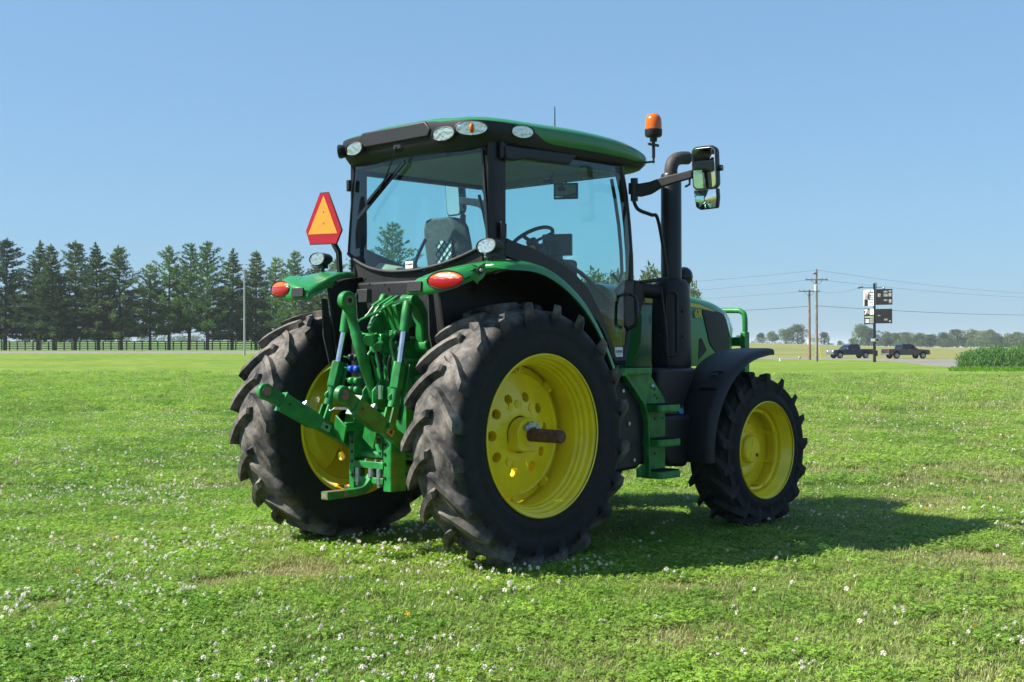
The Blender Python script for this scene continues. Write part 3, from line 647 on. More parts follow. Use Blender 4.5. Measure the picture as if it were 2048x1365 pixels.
# ------------------------------------------------------------------ rear fenders
def fender(sg):
    path = [(-.665, 1.965), (-.60, 2.005), (-.50, 2.045), (-.38, 2.085), (-.24, 2.115), (-.08, 2.128), (.10, 2.105), (.28, 2.04), (.46, 1.935), (.62, 1.80), (.76, 1.63), (.87, 1.45), (.93, 1.33)]
    P = spline([(x, 0, z) for x, z in path], 3); rings = []; N = len(P)
    for i, p in enumerate(P):
        t = (P[min(i+1, N-1)]-P[max(i-1, 0)]).normalized(); nr = Vector((-t.z, 0, t.x)); u = i/(N-1)
        q = sm(0, .22, u)
        yo = 1.045+.085*sm(0, .30, u); yi = .555+.17*sm(.10, .45, u)
        lo = -.022+.064*sm(.10, .42, u)-.012*sm(.5, 1, u); li = .040+.055*sm(.06, .26, u)-.05*sm(.32, .55, u); th = .016
        sec = [(yi, -li), (yi, -.030), (yi+.012, -.008), (yi+.045, 0), ((yi+yo)/2, .022*(1-q)+.014), (yo-.06, 0), (yo-.018, -.012), (yo, -.040), (yo+.004, -lo-.03),
               (yo-th, -lo-.03), (yo-th, -.045), (yo-.06, -th), ((yi+yo)/2, -th), (yi+.045, -th), (yi+th, -.030), (yi+th, -li)]
        rings.append([p+t*(.17*sm(.80, 1.09, a)*(1-sm(0, .38, u)))+nr*b+Vector((0, sg*a, 0)) for a, b in sec])
    F = part(MB().loft(rings), 'rear_fender', GREEN, smooth=50)
    # rear end cap with the lamp recess
    mb = MB(); z0, z1 = 1.865, 1.985
    y = lambda a: sg*a
    top = [(.560, 1.955), (.60, 1.985), (.70, 2.005), (.82, 2.035), (.93, 2.06), (1.01, 2.06), (1.055, 2.03), (1.075, 1.985)]
    bot = [(.556, 1.890), (.60, 1.887), (.70, 1.884), (.82, 1.892), (.93, 1.912), (1.01, 1.945), (1.055, 1.975), (1.08, 2.0)]
    xo = [-.672, -.68, -.685, -.675, -.645, -.60, -.55, -.50]
    rr = []
    for (ya, za), (yb, zb), x in zip(top, bot, xo):
        zm = (za+zb)/2
        dp = .20-.13*sm(.88, 1.06, ya)
        rr.append([Vector((x+dp, y(ya), za+.03)), Vector((x+.035, y(ya), za)), Vector((x+.008, y(ya), za-.014)), Vector((x, y(ya), za-.035)), Vector((x-.003, y(yb), zb+.03)), Vector((x+.004, y(yb), zb+.008)), Vector((x+.015, y(yb), zb)), Vector((x+dp, y(yb), zb+.10))])
    part(mb.loft(rr), 'tail_housing', GREEN, F, smooth=60)
    # oval tail lamp: red lower, orange upper
    c = Vector((-.655, y(.925), 1.978)); n = Vector((-1, sg*.167, .05)).normalized(); e1 = n.cross(Vector((0, 0, 1))).normalized(); e2 = e1.cross(n)
    if e2.z < 0: e2 = -e2
    def oval(k0, k1, rx, rz, nm, m, zlo, zhi):
        mb = MB(); rings = []
        for j in range(7):
            t = j/6; q = math.cos(t*PI/2); hgt_ = .026*math.sin(t*PI/2)
            ring_ = []
            for i in range(40):
                a = 2*PI*i/40; X, Z = rx*q*math.cos(a), rz*q*math.sin(a); Z = max(zlo, min(zhi, Z)); ring_.append(c+e1*X+e2*Z+n*(hgt_*(1-0*t)-.004))
            rings.append(ring_)
        return part(mb.loft(rings), nm, m, F, smooth=60)
    oval(0, 1, .150, .060, 'tail_lens', LENS_R, -1, .016); oval(0, 1, .149, .0595, 'turn_lens', LENS_O, .0175, 1)
    mb = MB(); mb.tube([c+e1*.153*math.cos(2*PI*i/36)+e2*.063*math.sin(2*PI*i/36)+n*.002 for i in range(37)], .005, 6); part(mb, 'lamp_gasket', BLACK_M, F)
    # switch pad
    c2 = Vector((-.690, y(.655), 1.944)); f = frame(c2, (0, 1, 0), (.06, 0, 1))
    mb = MB(); mb.box((0, 0, 0), (.145, .068, .014)); o = part(mb, 'switch_pad', INK2, F, bevel=.004); o.data.transform(f)
    for k in (.015, -.015):
        mb = MB(); mb.box((sg*.04, k, .009), (.026, .016, .01)); o = part(mb, 'switch_button', BLACK_G, F, bevel=.003); o.data.transform(f)
    # inner liner under the arch and the upright inner plate
    mb = MB(); rings = []
    for p in P[9:]:
        q = Vector((p.x*.98+.01, 0, p.z)); t = Vector((p.x, 0, p.z-.92)).normalized()
        a = p-t*.05; rings.append([a+Vector((0, sg*.57, 0)), a+Vector((0, sg*1.10, 0)), a-t*.012+Vector((0, sg*1.10, 0)), a-t*.012+Vector((0, sg*.57, 0))])
    part(mb.loft(rings), 'fender_liner', BLACK, F)
    mb = MB(); mb.xz([(-.44, 1.98), (-.36, 1.50), (-.25, 1.15), (.35, 1.10), (.80, 1.30), (.78, 1.56), (.60, 1.75), (.30, 1.97), (0, 2.06), (-.30, 2.05)], sg*.60, sg*.625); part(mb, 'inner_plate', BLACK, F, bevel=.004)
    mb = MB(); mb.xz([(-.51, 1.90), (-.465, 1.90), (-.40, 1.45), (-.44, 1.40), (-.50, 1.62)], sg*.585, sg*.60); part(mb, 'plate_flange', DUSTBLK, F)
    return F
FR = fender(-1); FL = fender(1)
mb = MB(); mb.cyl((-.485, -1.080, 2.045), (-.505, -1.112, 2.045), .026, .024, 14); part(mb, 'fender_plug', BLACK_M, FR)
mb = MB(); mb.cyl((-.503, -1.110, 2.045), (-.510, -1.124, 2.045), .012, n=10); part(mb, 'plug_centre', BEIGE, FR)

# ------------------------------------------------------------------ cab
YS = [(-.14, .735), (0, .770), (.3, .800), (.8, .815), (1.2, .800), (1.45, .755), (1.65, .69)]
def ys(x): return lerp_tab(YS, x)
XB = [(1.43, 1.270), (1.59, 1.185), (1.75, 1.09), (1.96, .915), (2.08, .74), (2.17, .53), (2.24, .30), (2.275, .13), (2.30, .058), (2.96, .056)]
XF = [(1.43, 1.41), (1.55, 1.475), (1.75, 1.53), (2.0, 1.560), (2.25, 1.545), (2.5, 1.505), (2.75, 1.44), (2.96, 1.365)]
def xb(z): return lerp_tab(XB, z)
def xf(z): return lerp_tab(XF, z)
CAB = empty('cab', (0, 0, 0), T)
def cpart(mb, name, m, **k): return part(mb, name, m, CAB, **k)
def side_pt(sg, x, z, off=0.0): return Vector((x, sg*(ys(x)+.015*math.sin(PI*(z-1.4)/1.6)+off), z))
for sg, nm in ((-1, 'side_glass'), (1, 'side_glass')):
    zz = [1.44, 1.52, 1.59, 1.66, 1.75, 1.85, 1.96, 2.02, 2.08, 2.13, 2.17, 2.205, 2.24, 2.258, 2.275, 2.288, 2.30, 2.4, 2.5, 2.6, 2.7, 2.8, 2.9, 2.94]
    def fn(u, v, sg=sg):
        k = v*(len(zz)-1); i = min(int(k), len(zz)-2); z = zz[i]+(zz[i+1]-zz[i])*(k-i)
        return side_pt(sg, xb(z)+(xf(z)-xb(z))*u, z)
    mb = MB(); mb.sheet(fn, 12, len(zz)-1, .006, (0, -sg, 0)); cpart(mb, nm, GLASS, smooth=60)
    # curved lower band that follows the fender
    rings = []
    for z in [1.44, 1.52, 1.59, 1.66, 1.75, 1.85, 1.96, 2.02, 2.08, 2.13, 2.17, 2.205, 2.24, 2.262, 2.282, 2.30, 2.31]:
        x = xb(z); x2 = xb(z+.01); x1 = xb(z-.01); t = Vector((x2-x1, 0, .02)).normalized(); nr = Vector((-t.z, 0, t.x))
        if nr.z > 0: nr = -nr
        if z < 1.5: nr = Vector((-1, 0, 0))
        wd = .035+.075*sm(1.6, 2.05, z); a = Vector((x, 0, z))+(-nr)*.012; b = Vector((x, 0, z))+nr*wd
        if z > 2.25: b = Vector((x, 0, z))+Vector((-.15, 0, -1)).normalized()*wd
        ya = sg*(ys(x)+.022)
        rings.append([Vector((a.x, ya, a.z)), Vector((b.x, ya, b.z)), Vector((b.x, ya-sg*.05, b.z)), Vector((a.x, ya-sg*.05, a.z))])
    mb = MB(); mb.loft(rings); cpart(mb, 'lower_band', BLACK_M, smooth=50)
    # rear corner pillar
    mb = MB(); rings = []
    for z in (2.06, 2.25, 2.45, 2.7, 2.99):
        xo = -.125 if z > 2.2 else -.14
        rings.append([Vector((.058, sg*(.795), z)), Vector((.058, sg*.745, z)), Vector((-.03, sg*.735, z)), Vector((-.085, sg*.745, z)), Vector((-.095, sg*.765, z)), Vector((-.06, sg*.785, z)), Vector((-.02, sg*.795, z))])
    mb.loft(rings); cpart(mb, 'rear_pillar', BLACK_M, smooth=50, bevel=.004)
    # front pillar
    mb = MB(); mb.tube([side_pt(sg, xf(z)+.012, z, -.02) for z in (1.40, 1.47, 1.55, 1.75, 2.0, 2.25, 2.5, 2.75, 2.96)], [.036, .036, .034, .032, .032, .032, .032, .034, .04], 10); cpart(mb, 'front_pillar', BLACK_M, smooth=60)
    # sill under the side glass, and inner door frame tube
    mb = MB(); mb.tube([side_pt(sg, x, 1.425, -.01) for x in (1.24, 1.32, 1.42)], .035, 8); cpart(mb, 'door_sill', BLACK)
    mb = MB(); mb.tube([side_pt(sg, xf(z)-.10, z, -.045) for z in (2.85, 2.7, 2.5, 2.3, 2.12)]+[side_pt(sg, 1.40, 2.05, -.045), side_pt(sg, 1.31, 2.10, -.045)], .014, 8); cpart(mb, 'door_tube', BLACK_M, smooth=60)
    # door latch and handle
    mb = MB(); mb.xz([(1.33, 1.98), (1.43, 2.06), (1.545, 2.06), (1.555, 1.72), (1.49, 1.66), (1.42, 1.70), (1.40, 1.86)], sg*.735, sg*.775); cpart(mb, 'door_latch', BLACK_M, bevel=.012)
    mb = MB(); mb.tube([Vector((x, sg*y, z)) for x, y, z in ((1.46, .79, 1.95), (1.47, .845, 1.93), (1.475, .86, 1.85), (1.475, .86, 1.75), (1.465, .845, 1.70), (1.45, .80, 1.68))], .014, 8); cpart(mb, 'door_handle', BLACK_G, smooth=60)
    # inside blind, door-pull and grab bar
    mb = MB(); mb.tube([Vector((x, sg*y, z)) for x, y, z in ((.62, .66, 2.17), (.75, .68, 2.20), (1.0, .69, 2.10), (1.25, .69, 1.95), (1.36, .70, 1.86))], .017, 8); cpart(mb, 'grab_bar', BLACK_M, smooth=60)
# outside blind box above the right-hand side glass, with its hinge
mb = MB(); mb.xz([(.0, 2.965), (.78, 2.975), (.70, 2.895), (.20, 2.885), (.10, 2.86), (.01, 2.86)], -.845, -.80); cpart(mb, 'door_header', BLACK, bevel=.012)
for z in (2.93, 2.36):
    mb = MB(); mb.box((.012, -.80, z), (.05, .05, .10)); mb.cyl((-.015, -.825, z-.06), (-.015, -.825, z+.06), .014, n=10); cpart(mb, 'door_hinge', BLACK_M, bevel=.004)
# rear window
def rhw(z): return .715+.075*sm(2.95, 2.2, z) if False else .715+.070*(2.955-z)/.75
def rg(y, z):
    k = (y/rhw(z))**2; zt = (z-2.1)/.86
    return -.215+.05*zt+(.110-.04*zt)*k
def zb(y): return 2.095+.150*(abs(y)/.72)**2.2
def rpt(u, v, off=0.0):
    q = -1+2*u; y0 = q*.775; z = zb(y0)+(2.955-zb(y0))*v; y = q*rhw(z); return Vector((rg(y, z)+off, y, z))
mb = MB(); mb.sheet(lambda u, v: rpt(u, v), 28, 14, .006, (1, 0, 0)); cpart(mb, 'rear_window', GLASS, smooth=60)
mb = MB(); mb.tube([rpt(i/36, 0, -.004) for i in range(37)], .013, 8); cpart(mb, 'window_edge', DUSTBLK, smooth=60)
for sg in (-1, 1):
    mb = MB(); mb.tube([rpt(.5+sg*.5, v, -.002) for v in (0, .2, .4, .6, .8, 1)], .009, 6); cpart(mb, 'window_edge', BLACK_M, smooth=60)
    mb = MB(); mb.sheet(lambda u, v, sg=sg: rpt(.5+sg*(.5-.016*u), v, .008), 2, 10, .01, (1, 0, 0)); cpart(mb, 'window_frame', BLACK_M)
    mb = MB(); mb.box((-.118, sg*.344, 2.958), (.028, .055, .06)); mb.cyl((-.135, sg*.344, 2.935), (-.115, sg*.344, 2.935), .022, n=12); cpart(mb, 'window_hinge', BLACK_M, bevel=.006)
mb = MB(); mb.box((-.135, .735, 2.80), (.03, .03, .09)); cpart(mb, 'window_stay', BLACK_M, bevel=.004)
# panel under the rear window
mb = MB(); mb.sheet(lambda u, v: (lambda y: Vector((rg(y, 2.1)+.012+.03*(1-v), y, 1.92+(zb(y)-.012-1.92)*v)))(-.72+1.44*u), 24, 4, .02, (1, 0, 0)); cpart(mb, 'rear_panel', DUSTBLK, smooth=60)
mb = MB(); mb.box((.10, 0, 1.80), (.60, 1.16, .46)); mb.box((.75, 0, 1.62), (1.35, 1.18, .42)); cpart(mb, 'cab_floor', BLACK, bevel=.02)
for (y, z) in ((.43, 2.05), (.20, 2.00), (-.15, 2.0)):
    mb = MB(); nut(mb, (-.225, y, z), (-1, 0, 0), .011, .008); cpart(mb, 'panel_bolt', BLACK_M)
# windscreen
mb = MB(); mb.sheet(lambda u, v: (lambda z: (lambda y: Vector((xf(z)+.02+.09*(1-(y/.70)**2), y, z)))(-.70+1.40*u))(1.60+1.34*v), 12, 10, .006, (-1, 0, 0)); cpart(mb, 'windscreen', GLASS, smooth=60)
mb = MB(); mb.box((1.50, 0, 1.52), (.06, 1.30, .18)); cpart(mb, 'windscreen_sill', BLACK, bevel=.01)
# top rails and headlining
mb = MB(); mb.box((.62, 0, 2.945), (1.42, 1.44, .035)); cpart(mb, 'headlining', GREYIN, bevel=.01)
for sg in (-1, 1):
    mb = MB(); mb.bar((-.08, sg*.745, 2.93), (1.36, sg*.755, 2.935), .06, .075); cpart(mb, 'roof_rail', BLACK_M, bevel=.01)
mb = MB(); mb.bar((1.365, -.72, 2.925), (1.365, .72, 2.925), .08, .09); cpart(mb, 'roof_rail', GREYIN, bevel=.01)
mb = MB(); mb.bar((-.075, -.70, 2.945), (-.075, .70, 2.945), .05, .05); cpart(mb, 'roof_rail', BLACK_M, bevel=.01)
# interior: seat, steering wheel, console, dash
SE = empty('operator_seat', (.30, 0, 1.9), CAB)
def lp(mb, name, m, **k):
    o = mb.build(name, m, SE, k.get('smooth', 50), k.get('bevel', 0), 3); o.data.transform(Matrix.Translation((-.30, 0, -1.9))); return o
mb = MB(); mb.loft([[Vector((.18+dx+lean, y, z)) for y, dx in ((-w_, .05), (-w_*.7, -.02), (w_*.7, -.02), (w_, .05), (w_*.8, .12), (-w_*.8, .12))] for z, w_, lean in ((2.02, .22, .06), (2.15, .25, .03), (2.32, .25, .0), (2.44, .235, -.02), (2.50, .19, -.03), (2.515, .12, -.03))]); lp(mb, 'backrest', SEATM, bevel=.02)
mb = MB(); mb.box((.46, 0, 2.03), (.50, .50, .13)); lp(mb, 'cushion', SEATM, bevel=.04)
mb = MB(); mb.box((.45, 0, 1.95), (.36, .34, .14)); lp(mb, 'suspension', BLACK, bevel=.02)
mb = MB(); mb.box((.55, -.36, 2.20), (.50, .11, .07)); lp(mb, 'armrest', SEATM, bevel=.025)
mb = MB(); mb.box((.148, -.06, 2.24), (.006, .15, .20)); lp(mb, 'document', mat('pale_paper', (.45, .52, .52), .8))
for k in range(6):
    o_ = -.15+.06*k
    for d_ in (1, -1):
        y0, y1 = -.06+o_-.10*d_, -.06+o_+.10*d_; ya, yb = max(-.15, min(.03, y0)), max(-.15, min(.03, y1))
        if abs(yb-ya) > .01: lp(MB().bar((.140, ya, 2.14+.20*(ya-y0)/(y1-y0)), (.140, yb, 2.14+.20*(yb-y0)/(y1-y0)), .005, .005), 'net_cord', INK)
mb = MB(); mb.box((.142, -.17, 2.14), (.03, .14, .12)); lp(mb, 'pouch', BLACK, bevel=.02)
mb = MB(); c = Vector((1.17, 0, 2.40)); n_ = Vector((-.62, 0, .78)).normalized(); e1 = Vector((0, 1, 0)); e2 = n_.cross(e1)
ringp = [c+e1*(.195*math.cos(2*PI*i/32))+e2*(.195*math.sin(2*PI*i/32)) for i in range(33)]; mb.tube(ringp, .016, 8, False)
for a in (90, 210, 330): mb.bar(c-n_*.02, c+e1*(.19*math.cos(rad(a)))+e2*(.19*math.sin(rad(a))), .03, .014, n_)
mb.cyl(c-n_*.05, c+n_*.005, .05, .045, 14); cpart(mb, 'steering_wheel', BLACK_M, smooth=60)
mb = MB(); mb.loft([mb.ring((1.42, 0, 1.75), (0, 0, 1), .13, 12), mb.ring((1.36, 0, 2.05), (-.3, 0, 1), .11, 12), mb.ring((1.22, 0, 2.36), (-.5, 0, 1), .06, 12)]); mb.box((1.36, 0, 2.22), (.10, .28, .16)); cpart(mb, 'steering_column', BLACK, bevel=.01)
mb = MB(); mb.box((.62, -.55, 2.08), (.75, .22, .20)); mb.box((.95, -.52, 2.13), (.22, .18, .16)); cpart(mb, 'side_console', SEATM, bevel=.03)
mb = MB(); mb.box((.98, -.46, 2.33), (.035, .24, .17), Matrix.Rotation(rad(25), 3, 'Z')); mb.tube([(.95, -.50, 2.12), (.97, -.48, 2.25)], .018, 8); cpart(mb, 'touch_screen', BLACK_G, bevel=.008)
mb = MB(); mb.tube([(.86, -.46, 2.2), (.87, -.46, 2.3), (.84, -.46, 2.36)], [.014, .02, .026], 8); cpart(mb, 'drive_lever', BLACK_M, smooth=60)
mb = MB(); mb.ball((.80, -.36, 2.29), (.03, .03, .035)); cpart(mb, 'lever_knob', ORANGE)
for sg in (-1, 1):
    mb = MB(); mb.loft([[Vector((x, sg*y, z)) for x, z in ((-.06, 1.95), (.45, 1.9), (.55, 2.0), (.35, zt), (.05, zt+.02), (-.05, zt-.05))] for y, zt in ((.40, 2.10), (.50, 2.16), (.595, 2.18))]); cpart(mb, 'fender_lining', BEIGE, smooth=60, bevel=.02)
mb = MB(); mb.box((.02, .30, 2.09), (.10, .16, .05)); mb.box((-.05, .12, 2.10), (.10, .20, .07)); cpart(mb, 'rear_ledge', BLACK, bevel=.01)
mb = MB(); mb.tube([(.0, .08, 2.10), (-.01, .10, 2.16), (.0, .085, 2.22), (.03, .04, 2.33), (.035, .03, 2.35)], .013, 8); cpart(mb, 'hand_hold', BLACK_M, smooth=60)
mb = MB(); mb.box((1.40, .62, 2.62), (.03, .07, .50), Matrix.Rotation(rad(-8), 3, 'Y')); cpart(mb, 'corner_display', GREYIN, bevel=.01)
mb = MB(); mb.box((1.33, -.24, 2.80), (.03, .20, .13), Matrix.Rotation(rad(30), 3, 'Z')); mb.tube([(1.33, -.24, 2.86), (1.34, -.24, 2.92)], .01, 6); rvm = cpart(mb, 'inner_mirror', BLACK_M, bevel=.015)
mb = MB(); mb.box((1.310, -.252, 2.80), (.004, .17, .10), Matrix.Rotation(rad(30), 3, 'Z')); cpart(mb, 'inner_mirror_glass', MIRROR)
mb = MB(); mb.box((1.05, -.30, 2.845), (.05, .06, .035)); mb.tube([(1.06, -.30, 2.86), (1.09, -.32, 2.9), (1.08, -.32, 2.94)], .005, 6); cpart(mb, 'microphone', BLACK_M)
# stickers on the glass
def sticker(name, c, xd, yd, w_, h_):
    f = frame(c, xd, yd); mb = MB(); mb.box((0, 0, 0), (w_, h_, .002)); o = cpart(mb, name, WHITE); o.data.transform(f)
    text_mesh('lettering', 'KOENIG', w_*.235, INK, f @ Matrix.Translation((0, h_*.04, .0015)), CAB, .0006, .2, bold=.0008)
    mb = MB(); mb.box((0, -h_*.24, .0016), (w_*.6, h_*.035, .001)); o = cpart(mb, 'printed_line', INK); o.data.transform(f)
sticker('dealer_sticker', (rg(-.075, 2.14)-.0035, -.065, 2.140), (-.05, -1, 0), (.0, 0, 1), .083, .052)
sticker('dealer_sticker', (1.325, -ys(1.325)-.016, 1.492), (1, .12, 0), (0, 0, 1), .115, .075)
# rear wiper
mb = MB(); mb.tube([(-.255, .03, 3.02), (-.25, .06, 2.96), (-.235, .18, 2.80), (-.232, .25, 2.72)], .007, 6); cpart(mb, 'wiper_arm', BLACK_G)
mb = MB(); mb.bar((-.202, .0, 2.91), (-.222, .52, 2.52), .016, .028); mb.bar((-.222, .13, 2.83), (-.236, .40, 2.625), .02, .02); cpart(mb, 'wiper_blade', BLACK_G)
mb = MB(); mb.loft([[Vector((-.225-d, .03+yy, 3.035+zz_)) for yy, zz_ in ((-.06*q, -.04), (.06*q, -.04), (.05*q, .02), (.02*q, .05), (-.02*q, .05), (-.05*q, .02))] for d, q in ((-.05, 1.2), (.01, 1.0), (.03, .7))]); cpart(mb, 'wiper_motor_cover', BLACK, bevel=.008)

# ------------------------------------------------------------------ roof
ROOF = empty('roof', (0, 0, 0), T)
x0r, x1r, wr = -.265, 1.86, .860
def plan(a, s):
    c_, s_ = math.cos(a), math.sin(a); n_ = 6.5 if c_ > 0 else 7.5
    k = (abs(c_)**n_+abs(s_)**n_)**(-1/n_); xm = (x0r+x1r)/2; hx = (x1r-x0r)/2
    x = xm+hx*k*c_*s; yv = wr*k*s_*s
    return x, yv*(1-.05*max(0, (x-.9)/.9)**2-.03*max(0, (.2-x)/.45))
PROF = [(2.945, .86), (2.950, .92), (2.965, .955), (3.00, .978), (3.045, .995), (3.085, 1.0), (3.125, 1.0), (3.14, .993), (3.155, .98), (3.168, .96), (3.180, .93), (3.190, .88), (3.198, .80), (3.205, .65), (3.21, .4), (3.212, .02)]
def split_z(x, y):     # green skin above this height, black trim below
    return lerp_tab([(-.30, 3.135), (.08, 3.132), (.22, 3.115), (.32, 3.075), (.40, 3.035), (.50, 3.02), (1.8, 3.02)], x)
NA = 160; RV = []; K0, K1 = 7, 14
for i in range(NA):
    a = 2*PI*i/NA; xa, ya = plan(a, 1.0); zs = split_z(xa, ya); col_ = []
    zl = [2.945, 2.950, 2.965]+[2.965+(zs-2.965)*(k+1)/(K0-3) for k in range(K0-3)]+[zs+(3.19-zs)*((k+1)/9)**.8 for k in range(9)]+[3.198, 3.205, 3.21, 3.212]
    for z in zl:
        s_ = lerp_tab(PROF, z); x, y = plan(a, s_); q = sm(2.96, 3.12, z)
        zc = z - (.012+.012*(1-sm(.2, .9, x)))*sm(3.10, 3.18, z) + q*(.026*(1-(y/wr)**2) - (.04*((x-.6)/1.1)**2+.03*sm(1.2, 1.8, x) if x > .6 else 0))
        if x < .1: zc += q*.010*(1-sm(.30, .42, abs(y+.05)))*(1-sm(-.2, .1, x))
        col_.append(Vector((x, y, zc)))
    RV.append(col_)
RV = [list(r) for r in zip(*RV)]
mbg, mbk = MB(), MB()
for k in range(len(RV)-1):
    for i in range(NA):
        j = (i+1) % NA; (mbg if k >= K0-1 else mbk).add([RV[k][i], RV[k][j], RV[k+1][j], RV[k+1][i]], [(0, 1, 2, 3)])
mbk.add(RV[0], [tuple(range(NA))]); mbg.add(RV[-1], [tuple(range(NA))])
weld(part(mbg, 'roof_skin', GREEN, ROOF)); weld(part(mbk, 'roof_trim', BLACK, ROOF))
mb = MB(); mb.yz([(-.30, 3.165), (.40, 3.160), (.455, 3.12), (.43, 3.045), (-.33, 3.05), (-.36, 3.10)], -.274, -.25); part(mb, 'visor_recess', BLACK, ROOF, bevel=.01)
def lamp(parent, name, c, nrm, rx, rz, depth=.05, back=.0, tint=None, tilt=0.0):
    c = Vector(c); n = Vector(nrm).normalized(); e1 = n.cross(Vector((0, 0, 1))).normalized(); e2 = e1.cross(n)
    if e2.z < 0: e2 = -e2
    e1, e2 = e1*math.cos(tilt)+e2*math.sin(tilt), e2*math.cos(tilt)-e1*math.sin(tilt)
    def el(k, d): return [c+e1*(rx*k*math.cos(2*PI*i/28))+e2*(rz*k*math.sin(2*PI*i/28))+n*d for i in range(28)]
    H = part(MB().loft([el(.75, -depth-back), el(1.02, -depth*.7-back), el(1.16, -.012), el(1.16, .006), el(1.06, .010), el(1.02, -.004)], True, True), name, BLACK, parent, smooth=40)
    L_ = Vector((0, 0, 0))
    part(MB().loft([el(1.03, .003), el(.85, -.012), el(.5, -.026), el(.15, -.03)]), 'reflector', tint or REFL, H, smooth=60)
    part(MB().loft([el(1.03, .002), el(.97, .010), el(.75, .017), el(.4, .021), el(.02, .022)], True, False), 'lamp_glass', GLASS_C, H, smooth=60)
    return H
lamp(ROOF, 'work_lamp', (-.272, -.498, 3.050), (-1, -.09, -.10), .100, .045); lamp(ROOF, 'work_lamp', (-.272, .498, 3.050), (-1, .09, -.10), .100, .045)
R2 = mat('indicator_reflector', (.80, .62, .52), .2, metal=1.0, bump=.6, bscale=120)
lamp(ROOF, 'indicator_lamp', (-.225, -.735, 3.068), (-.82, -.62, -.06), .108, .047); lamp(ROOF, 'indicator_lamp', (-.225, .735, 3.058), (-.72, .72, -.06), .095, .045)
mb = MB(); mb.ball((-.232, -.742, 3.07), (.018, .018, .036)); part(mb, 'bulb', LENS_O, ROOF)
lamp(ROOF, 'side_lamp', (.150, -.872, 3.070), (-.42, -1, -.05), .082, .042); lamp(ROOF, 'side_lamp', (.150, .872, 3.07), (-.42, 1, -.05), .082, .042)
mb = MB(); mb.cyl((1.13, -.30, 3.2), (1.13, -.30, 3.455), .006, .004, 6); mb.cyl((1.13, -.30, 3.2), (1.13, -.30, 3.27), .012, n=8); part(mb, 'antenna', BLACK_G, ROOF)
BE = part(MB().tube([(1.50, -.80, 2.985), (1.72, -.84, 3.02), (1.765, -.80, 3.02), (1.768, -.80, 3.075)], .009, 6), 'beacon', BLACK_M)
mb = MB(); mb.cyl((1.765, -.80, 3.06), (1.765, -.80, 3.19), .014, n=10); mb.cyl((1.765, -.80, 3.19), (1.765, -.80, 3.245), .028, .036, 12); mb.bar((1.70, -.80, 3.165), (1.83, -.80, 3.165), .014, .02); part(mb, 'beacon_stem', BLACK_M, BE)
mb = MB(); mb.turn([(3.225, .03), (3.23, .062), (3.245, .070), (3.288, .071), (3.289, .0)], (1.765, -.80, 0), n=28); part(mb, 'beacon_base', BLACK, BE)
mb = MB(); mb.turn([(3.289, .067), (3.33, .068), (3.375, .063), (3.40, .050), (3.415, .03), (3.42, .002)], (1.765, -.80, 0), n=28); part(mb, 'beacon_lens', LENS_B, BE, smooth=60)
mb = MB(); mb.cyl((1.765, -.80, 3.29), (1.765, -.80, 3.36), .03, .022, 10); part(mb, 'beacon_bulb', mat('beacon_core', (.9, .35, .02), .3), BE)

# ------------------------------------------------------------------ fender work lamps, slow-vehicle sign
for sg in (-1, 1):
    F = FR if sg < 0 else FL
    L = lamp(F, 'work_lamp', (-.285, sg*.943, 2.228), (-1, 0, 0), .086, .045, .075, .03)
    mb = MB(); mb.cyl((-.23, sg*.943, 2.12), (-.23, sg*.943, 2.20), .014, n=8); mb.box((-.23, sg*.943, 2.17), (.05, .07, .03)); part(mb, 'lamp_bracket', BLACK_M, F)
mb = MB(); mb.box((-.10, -.83, 2.22), (.04, .03, .12)); part(mb, 'lamp_arm', BLACK_M, FR, bevel=.004)
SX = -.25
poly = [(.955, 2.748), (.850, 2.747), (.684, 2.444), (.752, 2.343), (1.083, 2.354), (1.135, 2.465)]
cy_, cz_ = sum(p[0] for p in poly)/6, sum(p[1] for p in poly)/6
S_ = part(MB().yz([(cy_+(a-cy_)*1.03, cz_+(b-cz_)*1.03) for a, b in poly], SX+.003, SX+.010), 'warning_sign', BLACK_M, bevel=.002)
part(MB().yz(poly, SX-.001, SX+.003), 'red_border', RED, S_)
tri_ = [(.903, 2.728), (.733, 2.420), (1.103, 2.432)]
part(MB().yz(tri_, SX-.004, SX-.001), 'orange_triangle', ORANGE, S_)
for z in (2.60, 2.51): part(MB().cyl((SX-.004, .905, z), (SX-.008, .905, z), .008, n=8), 'rivet', STEEL, S_)
mb = MB(); mb.tube([(SX+.02, .80, 2.42), (SX+.02, .80, 2.34), (SX+.03, .755, 2.27), (SX+.04, .755, 2.12)], .024, 4); part(mb, 'sign_bracket', BLACK_M, S_)

# ------------------------------------------------------------------ hood
def hhw(x): return .455 if x < 2.9 else .455-.11*((x-2.9)/.62)**2
def htop(x): return lerp_tab([(1.6, 2.085), (2.2, 2.07), (2.8, 2.035), (3.2, 1.985), (3.45, 1.93), (3.6, 1.84)], x)
def hsec(x, k=1.0, zlo=1.36):
    w_, zt = hhw(x)*k, htop(x); b = [(w_*.985, zlo), (w_, 1.6), (w_*.99, zt-.165), (w_*.955, zt-.115), (w_*.90, zt-.075), (w_*.78, zt-.045), (w_*.55, zt-.018), (w_*.25, zt-.003)]
    return [Vector((x, -a, z)) for a, z in b]+[Vector((x, a, z)) for a, z in reversed(b)]
mb = MB(); mb.loft([hsec(x) for x in [1.66+.06*i for i in range(32)]]+[hsec(3.575, .98), hsec(3.63, .91, 1.42), hsec(3.66, .78, 1.5)]); HO = part(mb, 'hood', GREEN, smooth=40)
